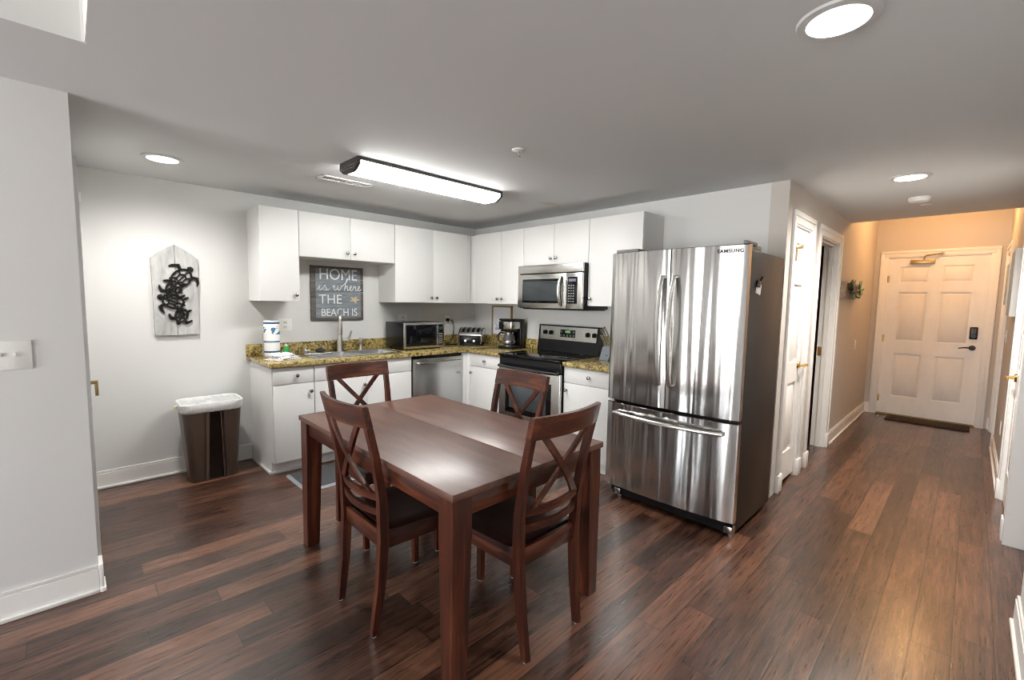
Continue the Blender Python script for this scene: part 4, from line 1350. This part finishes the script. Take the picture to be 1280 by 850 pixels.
# turtle board
t = thing('wall_art', 'whitewashed wooden plaque with four black metal sea turtles', 'wall art', (-3.055, 0, 1.12))
bm_ = mat_speckle('distressed_white_board', [(0.25, (0.10, 0.10, 0.10)), (0.38, (0.33, 0.33, 0.325)), (0.6, (0.48, 0.48, 0.47)), (0.8, (0.58, 0.58, 0.57))], 7, 0.85, (2.2, 2, 0.6), 0.25)
m = MB(); m.prism([(-3.198, 1.122), (-3.0585, 1.120), (-3.0585, 1.822), (-3.10, 1.80), (-3.16, 1.755), (-3.206, 1.712)], 'xz', -0.026, -0.001); m.build('plank', bm_, t)
m = MB(); m.prism([(-3.0555, 1.120), (-2.918, 1.124), (-2.906, 1.718), (-2.945, 1.755), (-3.01, 1.80), (-3.0555, 1.822)], 'xz', -0.026, -0.001); m.build('plank', bm_, t)
def turtle(cx, cz, L, ang, w=0.74):
    ca, sa = math.cos(ang), math.sin(ang)
    def T2(a, b): return (cx + a * ca - b * sa, cz + a * sa + b * ca)
    m = MB()
    def tb(pts, r): m.tube([(x, -0.034, z) for x, z in (T2(a, b) for a, b in pts)], r, 6)
    sh = [(L * math.cos(2 * math.pi * i / 20), L * w * math.sin(2 * math.pi * i / 20)) for i in range(21)]
    tb(sh, 0.0075)
    hx = [(0.48 * L * math.cos(2 * math.pi * i / 6), 0.36 * L * math.sin(2 * math.pi * i / 6)) for i in range(7)]
    tb(hx, 0.006)
    for i in range(6):
        a0 = 2 * math.pi * i / 6
        tb([(0.48 * L * math.cos(a0), 0.36 * L * math.sin(a0)), (L * 0.97 * math.cos(a0), L * w * 0.97 * math.sin(a0))], 0.0065)
    tb([(-0.48 * L, 0), (0.48 * L, 0)], 0.005)
    m.lathe([(0.001, -0.040), (L * 0.24, -0.038), (L * 0.28, -0.032), (L * 0.24, -0.028), (0.001, -0.027)], (T2(L * 1.22, 0)[0], 0, T2(L * 1.22, 0)[1]), axis='y', n=14)
    for s in (-1, 1):
        tb([(L * .62, s * L * .55), (L * .85, s * L * 1.0), (L * .55, s * L * 1.35), (L * .25, s * L * 1.5)], [0.012, 0.014, 0.010, 0.005])
        tb([(-L * .7, s * L * .45), (-L * 1.0, s * L * .75), (-L * 1.15, s * L * .95)], [0.010, 0.010, 0.005])
    tb([(-L, 0), (-L * 1.2, 0)], [0.009, 0.004])
    return m.build('turtle', M['bronze'], t)
turtle(-3.022, 1.565, 0.078, math.radians(50)); turtle(-3.075, 1.485, 0.058, math.radians(-115))
turtle(-3.08, 1.385, 0.070, math.radians(158)); turtle(-3.03, 1.275, 0.052, math.radians(-110))

# hall plaque with metal leaves
t = thing('wall_art', 'small grey wood plaque with green metal leaves on the hall wall', 'wall art', (2.3, -LW, 1.58))
pm = mat_speckle('grey_plank', [(0.3, (0.22, 0.19, 0.16)), (0.7, (0.44, 0.39, 0.33))], 8, 0.85, (1, 1, 6), 0.2)
m = MB(); m.box(1.93, 2.70, -LW - 0.025, -LW, 1.515, 1.685, 0.003); m.build('plank', pm, t)
gm = [mat('green_metal', (0.05, 0.24, 0.08), 0.4, 0.2), mat('teal_metal', (0.03, 0.27, 0.25), 0.4, 0.2), mat('dark_brown_metal', (0.04, 0.02, 0.012), 0.5, 0.4)]
for i in range(22):
    a = random.uniform(-0.5, 1.0); x = 2.20 + random.random() * 0.50; z = 1.54 + random.random() * 0.14; L = 0.05 + 0.04 * random.random()
    ca, sa = math.cos(a), math.sin(a); d0 = -LW - 0.04 - 0.05 * random.random()
    m = MB(); P5 = [(-L, 0), (-0.4 * L, 0.4 * L), (0.4 * L, 0.34 * L), (L, 0), (0.4 * L, -0.34 * L), (-0.4 * L, -0.4 * L)]
    m.prism([(x + p * ca - q2 * sa, z + p * sa + q2 * ca) for p, q2 in P5], 'xz', d0, d0 + 0.004)
    m.cyl((x, d0 + 0.003, z), (x, -LW - 0.012, min(max(z, 1.53), 1.67)), 0.003, n=6)
    m.build('leaf', gm[i % 2 if i % 7 else 2], t)
m = MB(); m.tube([(2.55, -LW - 0.03, 1.58), (2.75, -LW - 0.06, 1.60), (3.0, -LW - 0.05, 1.64)], [0.012, 0.010, 0.006], 7); m.tube([(2.55, -LW - 0.03, 1.55), (2.7, -LW - 0.05, 1.53), (2.85, -LW - 0.04, 1.53)], [0.012, 0.010, 0.006], 7)
m.build('branch', gm[2], t)

# canvases on the right hall wall
cvm = mat_speckle('pale_blue_canvas', [(0.3, (0.30, 0.42, 0.48)), (0.6, (0.62, 0.66, 0.66))], 4, 0.8)
for nm, lab, a, b, z0, z1 in (('canvas_print', 'large white-edged canvas on the right hall wall nearer the room', 1.80, 2.25, 1.37, 1.92),
                              ('canvas_print', 'smaller pale blue canvas on the right hall wall nearer the entry', 2.62, 2.98, 1.47, 1.86)):
    t = thing(nm, lab, 'picture', ((a + b) / 2, YR, z0))
    m = MB(); m.box(a, b, YR, YR + 0.036, z0, z1, 0.002); m.build('stretcher', M['white'], t)
    m = MB(); m.box(a + 0.004, b - 0.004, YR + 0.036, YR + 0.038, z0 + 0.004, z1 - 0.004); m.build('painting', cvm, t)

# ------------------------------------------------------------------ ceiling fixtures
def can_light(x, y, label, watt, color):
    t = thing('recessed_light', label, 'ceiling light', (x, y, H), group='recessed ceiling lights')
    m = MB(); n = 40
    L = []
    for r, z in ((0.082, H - 0.001), (0.084, H - 0.010), (0.108, H - 0.008), (0.112, H - 0.0005), (0.0855, H - 0.0003)):
        L.append([(x + r * math.cos(2 * math.pi * i / n), y + r * math.sin(2 * math.pi * i / n), z) for i in range(n)])
    m.loft(L, cap=False); m.build('trim_ring', mat('grey_trim_ring', (0.55, 0.55, 0.55), 0.4), t)
    m = MB(); L = []
    for r, z in ((0.0835, H - 0.002), (0.078, H + 0.03), (0.062, H + 0.055), (0.062, H + 0.075), (0.001, H + 0.075)):
        L.append([(x + r * math.cos(2 * math.pi * i / n), y + r * math.sin(2 * math.pi * i / n), z) for i in range(n)])
    m.loft(L, cap=False); m.build('baffle', M['baffle'], t)
    m = MB(); m.lathe([(0.060, H + 0.066), (0.060, H + 0.056), (0.045, H + 0.051), (0.001, H + 0.050)], (x, y, 0), n=n); m.build('lamp', M['emit_can'], t)
    sp = spot_light('can_lamp', (x, y, H + 0.03), watt, color, 165, 0.06, 1.0)
    sp.parent = t; sp.location = (0, 0, 0.03)
    return t


can_light(*CANS[0][:2], 'round recessed light in the ceiling near the turtle plaque', CAN_WATT * 1.3, (1, 0.97, 0.92))
can_light(*CANS[1][:2], 'largest recessed light at the top right above the room', CAN_WATT * 1.0, (1, 0.97, 0.92))
can_light(*CANS[2][:2], 'recessed light in the hall ceiling before the smoke alarm', CAN_WATT * 3.0, (1, 0.93, 0.84))

t = thing('fluorescent_fixture', 'long lit fluorescent ceiling fixture with dark trim over the kitchen', 'ceiling light', (-1.73, -1.545, H))
FA, FB, FYA, FYB = -2.345, -1.115, -1.675, -1.415
def hexsec(x, g=0.0):
    return [(x, FYA + g, H - 0.001), (x, FYA + g, H - 0.045), (x, FYA + 0.06, H - 0.08 + g), (x, FYB - 0.06, H - 0.08 + g), (x, FYB - g, H - 0.045), (x, FYB - g, H - 0.001)]
m = MB(); m.loft([hexsec(FA + 0.02, 0.008), hexsec(FB - 0.02, 0.008)]); m.build('diffuser', M['emit_fluor'], t)
dk = mat('dark_bronze_trim', (0.03, 0.027, 0.025), 0.4)
for a, b in ((FA, FA + 0.02), (FB - 0.02, FB)):
    m = MB(); m.loft([hexsec(a, 0.0), hexsec(b, 0.0)])
    x = FA - 0.0005 if a == FA else FB + 0.0005
    ec = m.build('end_cap', dk, t)
    m = MB(); m.tube([(x, y, z) for _, y, z in hexsec(x, 0.022)[1:5]], 0.003, 6); m.tube([(x, y, z) for _, y, z in hexsec(x, 0.040)[1:5]], 0.002, 6); m.build('cap_ridge', M['knob'], ec)
m = MB(); m.box(FA + 0.02, FB - 0.02, FYA - 0.004, FYA + 0.008, H - 0.022, H - 0.001); m.box(FA + 0.02, FB - 0.02, FYB - 0.008, FYB + 0.004, H - 0.022, H - 0.001); m.build('side_trim', dk, t)

t = thing('air_vent', 'white rectangular air register in the kitchen ceiling behind the fluorescent light', 'vent', (-2.13, -1.03, H))
m = MB(); va, vb, vc, vd = -2.33, -1.93, -1.085, -0.965
m.box(va, vb, vc, vc + 0.022, H - 0.008, H - 0.0005, 0.002); m.box(va, vb, vd - 0.022, vd, H - 0.008, H - 0.0005, 0.002); m.box(va, va + 0.03, vc, vd, H - 0.008, H - 0.0005, 0.002); m.box(vb - 0.03, vb, vc, vd, H - 0.008, H - 0.0005, 0.002)
m.build('frame', M['white'], t)
m = MB(); m.box(va + 0.03, vb - 0.03, vc + 0.02, vd - 0.02, H - 0.0012, H - 0.0004); m.build('duct_shade_sheet', M['black'], t)  # black sheet stands in for the shade inside the duct
m = MB()
for i in range(9):
    x = va + 0.20 + i * 0.020
    m.box(x, x + 0.013, vc + 0.022, vd - 0.022, H - 0.007, H - 0.0015)
for i in range(8):
    x = va + 0.035 + i * 0.020
    m.box(x, x + 0.003, vc + 0.022, vd - 0.022, H - 0.007, H - 0.0015)
m.build('louvres', M['white'], t)
t = thing('smoke_alarm', 'white round smoke alarm on the hall ceiling', 'smoke alarm', (1.255, -4.04, H))
m = MB(); m.lathe([(0.070, H - 0.0005), (0.070, H - 0.018), (0.060, H - 0.034), (0.03, H - 0.040), (0.001, H - 0.040)], (1.255, -4.04, 0), n=28); m.build('housing', M['white'], t)
m = MB(); m.lathe([(0.062, H - 0.0245), (0.064, H - 0.022), (0.062, H - 0.0195)], (1.255, -4.04, 0), n=28, cap=False); m.build('vent_slot', M['knob'], t)
def sprinkler(x, y, label):
    t = thing('fire_sprinkler', label, 'sprinkler', (x, y, H), group='ceiling sprinklers')
    m = MB(); m.lathe([(0.038, H - 0.0005), (0.036, H - 0.006), (0.016, H - 0.009), (0.012, H - 0.012)], (x, y, 0), n=24); m.build('escutcheon', M['white'], t)
    m = MB(); m.cyl((x, y, H - 0.01), (x, y, H - 0.022), 0.007, n=10)
    for s in (-1, 1): m.tube([(x + s * 0.006, y, H - 0.018), (x + s * 0.014, y, H - 0.03), (x + s * 0.003, y, H - 0.044)], 0.0025, 6)
    m.lathe([(0.017, H - 0.046), (0.017, H - 0.044), (0.003, H - 0.042)], (x, y, 0), n=14); m.build('head', M['nickel'], t)
sprinkler(-1.743, -2.478, 'small white sprinkler head in the kitchen ceiling'); sprinkler(1.60, -4.06, 'tiny sprinkler head in the hall ceiling past the smoke alarm')
# warm entry lamp tucked above the dropped hall ceiling
EX, EY = 3.15, -4.12
t = thing('entry_lamp', 'warm flush lamp on the raised entry ceiling before the door', 'ceiling light', (EX, EY, HH))
m = MB(); m.lathe([(0.10, HH - 0.001), (0.10, HH - 0.02), (0.085, HH - 0.025)], (EX, EY, 0), n=24); m.build('canopy', M['brass_old'], t)
m = MB(); m.lathe([(0.08, HH - 0.0255), (0.10, HH - 0.06), (0.08, HH - 0.10), (0.02, HH - 0.12)], (EX, EY, 0), n=24); m.build('globe', M['warm'], t)
pl = bpy.data.lights.new('entry_bulb', 'POINT'); pl.energy = HALL_WATT; pl.color = (1.0, 0.52, 0.20); pl.shadow_soft_size = 0.04
po = bpy.data.objects.new('entry_bulb', pl); COL.objects.link(po); po.parent = t; po.location = (0, 0, -0.15)

# ------------------------------------------------------------------ dining table
TX0, TX1, TY0, TY1 = -2.757, -1.853, -3.204, -1.753
t = thing('dining_table', 'rectangular mahogany dining table in front of the kitchen', 'table', ((TX0 + TX1) / 2, (TY0 + TY1) / 2, 0))
xm = (TX0 + TX1) / 2 + 0.01
for a, b in ((TX0, xm - 0.0004), (xm + 0.0004, TX1)):
    m = MB(); m.box(a, b, TY0, TY1, 0.733, 0.76, 0.002); m.build('tabletop', M['tabletop'], t)
def tleg(x, y, sx, sy):
    m = MB()
    L = []
    for z, w in ((0.0, 0.068), (0.60, 0.086), (0.7325, 0.088)):
        x0, x1 = (x, x + sx * w); y0, y1 = (y, y + sy * w)
        L.append([(x0, y0, z), (x1, y0, z), (x1, y1, z), (x0, y1, z)])
    m.loft(L)
    bmesh.ops.bevel(m.bm, geom=[e for e in m.bm.edges if abs(e.verts[0].co.z - e.verts[1].co.z) > 0.05], offset=0.004, segments=2, affect='EDGES')
    m.build('leg', M['wood'], t)
i_ = 0.008
tleg(TX0 + i_, TY0 + i_, 1, 1); tleg(TX1 - i_, TY0 + i_, -1, 1); tleg(TX0 + i_, TY1 - i_, 1, -1); tleg(TX1 - i_, TY1 - i_, -1, -1)
w_ = 0.097
for nm, bx_, mt in (('apron', (TX0 + w_, TX1 - w_, TY0 + 0.02, TY0 + 0.042), 'wood_x'), ('apron', (TX0 + w_, TX1 - w_, TY1 - 0.042, TY1 - 0.02), 'wood_x'),
                    ('apron', (TX0 + 0.02, TX0 + 0.042, TY0 + w_, TY1 - w_), 'wood_y'), ('apron', (TX1 - 0.042, TX1 - 0.02, TY0 + w_, TY1 - w_), 'wood_y')):
    m = MB(); m.box(*bx_, 0.655, 0.7325, 0.002); m.build(nm, M[mt], t)


# ------------------------------------------------------------------ dining chairs (local: sits facing +x, origin below the back of the seat)
def chair_parts(t):
    def back_x(z):
        for (za, xa), (zb, xb) in zip(((0, -0.040), (0.20, -0.014), (0.42, 0.0), (0.60, -0.008), (0.80, -0.042), (1.0, -0.090)),
                                      ((0.20, -0.014), (0.42, 0.0), (0.60, -0.008), (0.80, -0.042), (1.0, -0.090), (1.2, -0.14))):
            if za <= z <= zb: return xa + (xb - xa) * (z - za) / (zb - za)
        return -0.14
    def half(z): return 0.163 + 0.030 * min(z, 1.0)
    for s in (-1, 1):
        m = MB(); L = []
        for z, w, d in ((0.006, 0.026, 0.030), (0.10, 0.028, 0.033), (0.20, 0.030, 0.036), (0.32, 0.031, 0.040), (0.42, 0.031, 0.042), (0.50, 0.030, 0.040), (0.60, 0.029, 0.036),
                        (0.70, 0.028, 0.033), (0.80, 0.028, 0.030), (0.914, 0.028, 0.027)):
            x = back_x(z); y = s * half(z)
            L.append([(x - d / 2, y - w / 2, z), (x + d / 2, y - w / 2, z), (x + d / 2, y + w / 2, z), (x - d / 2, y + w / 2, z)])
        m.loft(L); m.build('back_leg', M['wood'], t, local=True, smooth=25)
        m = MB(); m.cyl((back_x(0), s * half(0), 0.0), (back_x(0), s * half(0), 0.0055), 0.012, n=12); m.build('glide', M['glide'], t, local=True)
        m = MB(); L = []
        for z, w in ((0.006, 0.027), (0.36, 0.034), (0.432, 0.034)):
            L.append([(0.400 - w, s * 0.190 - w / 2, z), (0.400, s * 0.190 - w / 2, z), (0.400, s * 0.190 + w / 2, z), (0.400 - w, s * 0.190 + w / 2, z)])
        m.loft(L); m.build('front_leg', M['wood'], t, local=True, smooth=25)
        m = MB(); m.cyl((0.387, s * 0.190, 0.0), (0.387, s * 0.190, 0.0055), 0.012, n=12); m.build('glide', M['glide'], t, local=True)
    def curve_rail(name, z0, z1, hw, sag, th, n=14, ext=0.0):
        m = MB(); L = []
        for i in range(n + 1):
            q = -1 + 2 * i / n; y = q * hw
            off = -sag * (1 - q * q)
            x0, x1 = back_x(z0) + off, back_x(z1) + off
            L.append([(x0 - th / 2, y, z0), (x0 + th / 2, y, z0), (x1 + th / 2, y, z1), (x1 - th / 2, y, z1)])
        m.loft(L)
        bmesh.ops.bevel(m.bm, geom=[e for e in m.bm.edges if abs(e.verts[0].co.y - e.verts[1].co.y) > 0.01], offset=0.003, segments=2, affect='EDGES')
        return m.build(name, M['wood_y'], t, local=True, smooth=40)
    curve_rail('crest_rail', 0.9145, 1.005, 0.208, 0.034, 0.026)
    curve_rail('lower_rail', 0.585, 0.620, half(0.6) - 0.0145, 0.030, 0.020)
    curve_rail('lower_rail', 0.520, 0.552, half(0.53) - 0.015, 0.030, 0.020)
    for s in (-1, 1):
        m = MB(); L = []; n = 12
        for i in range(n + 1):
            q = i / n; z = 0.621 + (0.914 - 0.621) * q
            y = s * (-0.125 + 0.255 * q)
            sag = 0.032 * (1 - (y / 0.19) ** 2) + (0.007 if s > 0 else -0.007) * math.sin(math.pi * q)
            x = back_x(z) - sag; w = 0.017; th = 0.013
            L.append([(x - th / 2, y - w, z), (x + th / 2, y - w, z), (x + th / 2, y + w, z), (x - th / 2, y + w, z)])
        m.loft(L); m.build('cross_slat', M['wood'], t, local=True, smooth=40)
    # seat: shallow saddle
    m = MB(); L = []; n = 14
    for i in range(n + 1):
        q = i / n; x = 0.022 + (0.425 - 0.022) * q
        hw = 0.192 + 0.030 * q
        if i == 0: hw -= 0.012
        if i == n: hw -= 0.012
        top = []; bot = []
        for j in range(11):
            y = -hw + 2 * hw * j / 10
            e = max(0.0, 1 - (y / (hw * 0.92)) ** 2) * math.sin(math.pi * min(1, max(0, q * 0.9 + 0.05))) 
            edge = 0.005 if j in (0, 10) or i in (0, n) else 0.0
            top.append((x, y, 0.463 - 0.011 * e - edge)); bot.append((x, y, 0.434))
        L.append(top + bot[::-1])
    m.loft(L); m.build('seat', M['seat'], t, local=True, smooth=40)
    for nm, bx_, mt in (('apron', (0.372, 0.394, -0.172, 0.172), 'wood_y'), ('apron', (-0.010, 0.012, -0.159, 0.159), 'wood_y')):
        m = MB(); m.box(*bx_, 0.378, 0.4335 if bx_[0] > 0.1 else 0.452, 0.002); m.build(nm, M[mt], t, local=True)
    for s in (-1, 1):
        m = MB(); ya_, yb_ = 0.176, 0.190
        m.hexa([(0.022, s * ya_ - 0.011, 0.378), (0.365, s * yb_ - 0.011, 0.378), (0.365, s * yb_ + 0.011, 0.378), (0.022, s * ya_ + 0.011, 0.378),
                (0.022, s * ya_ - 0.011, 0.4335), (0.365, s * yb_ - 0.011, 0.4335), (0.365, s * yb_ + 0.011, 0.4335), (0.022, s * ya_ + 0.011, 0.4335)], 0.002)
        m.build('apron', M['wood_x'], t, local=True)


GR = 'dining chairs around the table'
ch = thing('dining_chair', 'dark mahogany cross-back chair at the near left side of the table', 'chair', (-2.765, -2.56, 0), 0.0, GR)
ORG['dining_chair'] = Vector((0, 0, 0))
chair_parts(ch)
for (x, y, rz, lab) in ((-2.272, -3.222, math.pi / 2, 'dark mahogany cross-back chair at the near end of the table, closest to the viewer'),
                        (-1.835, -2.545, math.pi, 'dark mahogany cross-back chair at the far right side of the table before the range'),
                        (-2.325, -1.690, -math.pi / 2, 'dark mahogany cross-back chair at the far end of the table facing the sink')):
    c = copy_tree(ch); c.location = (x, y, 0); c.rotation_euler = (0, 0, rz); c['label'] = lab

# ------------------------------------------------------------------ bin and kitchen mat
BXc, BYc = -2.905, -0.235
t = thing('trash_can', 'slim bronze-brown trash can with white liner against the back wall', 'trash can', (BXc, BYc, 0))
def oval(cx, cy, hx, hy, z, r, n=6):
    pts = []
    r = min(r, hx - 0.002, hy - 0.002)
    for sx, sy, s in ((1, 1, 0), (-1, 1, 1), (-1, -1, 2), (1, -1, 3)):
        for i in range(n + 1):
            q = math.pi / 2 * (s + i / n)
            pts.append((cx + sx * (hx - r) + r * math.cos(q), cy + sy * (hy - r) + r * math.sin(q), z))
    return pts
m = MB(); m.loft([oval(BXc, BYc, 0.152, 0.098, 0.0, 0.03), oval(BXc, BYc, 0.157, 0.103, 0.01, 0.035), oval(BXc, BYc, 0.197, 0.135, 0.56, 0.06)]); m.build('body', M['trash'], t)
m = MB()
def fpt(x, z, o=0.0):
    s = z / 0.56
    return (BXc + x, BYc - (0.1025 + 0.0325 * s) - o, z)
def wedge(x0b, x1b, x0t, x1t, o0, o1, z0=0.012, z1=0.548):
    m.hexa([fpt(x0b, z0, o0), fpt(x1b, z0, o0), fpt(x1b, z0, o1), fpt(x0b, z0, o1), fpt(x0t, z1, o0), fpt(x1t, z1, o0), fpt(x1t, z1, o1), fpt(x0t, z1, o1)])
wedge(-0.045, 0.060, -0.030, 0.060, -0.002, 0.0015); m.build('recess_panel', M['trash_dark'], t)
m = MB(); wedge(-0.060, -0.042, -0.052, -0.028, -0.002, 0.010); wedge(0.058, 0.064, 0.042, 0.050, -0.002, 0.012); wedge(0.080, 0.087, 0.066, 0.074, -0.002, 0.010); m.build('rib', M['trash'], t)
m = MB(); m.loft([oval(BXc, BYc, 0.199, 0.137, 0.545, 0.062), oval(BXc, BYc, 0.210, 0.148, 0.56, 0.07), oval(BXc, BYc, 0.212, 0.150, 0.612, 0.07), oval(BXc, BYc, 0.206, 0.144, 0.622, 0.07), oval(BXc, BYc, 0.196, 0.134, 0.618, 0.065), oval(BXc, BYc, 0.190, 0.128, 0.585, 0.06)], cap=False)
ln = m.build('liner', M['bag'], t)
m = MB(); L = []
for f in (1.0, 0.85, 0.65, 0.45, 0.25, 0.05):
    L.append([(x, y, 0.612 + (0.012 * math.sin(x * 70 + y * 33) + 0.008 * math.sin(y * 90 - x * 40)) * (1 - f * 0.75) - 0.006) for x, y, z in oval(BXc, BYc, 0.193 * f, 0.131 * f, 0, 0.06 * f)])
m.loft(L, cap=False); m.build('liner_top', M['bagtop'], ln)
m = MB(); m.tube([(BXc - 0.212, BYc - 0.02, 0.60), (BXc - 0.232, BYc - 0.03, 0.596), (BXc - 0.238, BYc - 0.03, 0.575)], [0.008, 0.010, 0.004], 6); m.build('drawstring', mat('pale_yellow_tie', (0.70, 0.70, 0.35), 0.6), ln)
t = thing('kitchen_mat', 'dark grey cushioned mat on the floor below the sink', 'mat', (-2.0, -0.87, 0))
m = MB(); m.loft([oval(-2.035, -0.862, 0.455, 0.225, 0.001, 0.03), oval(-2.035, -0.862, 0.455, 0.225, 0.004, 0.03), oval(-2.035, -0.862, 0.432, 0.202, 0.016, 0.02)]); m.build('bevelled_edge', M['matedge'], t)
m = MB(); m.loft([oval(-2.035, -0.862, 0.432, 0.202, 0.0155, 0.02), oval(-2.035, -0.862, 0.43, 0.20, 0.0175, 0.02)]); m.build('top_surface', M['mat'], t)
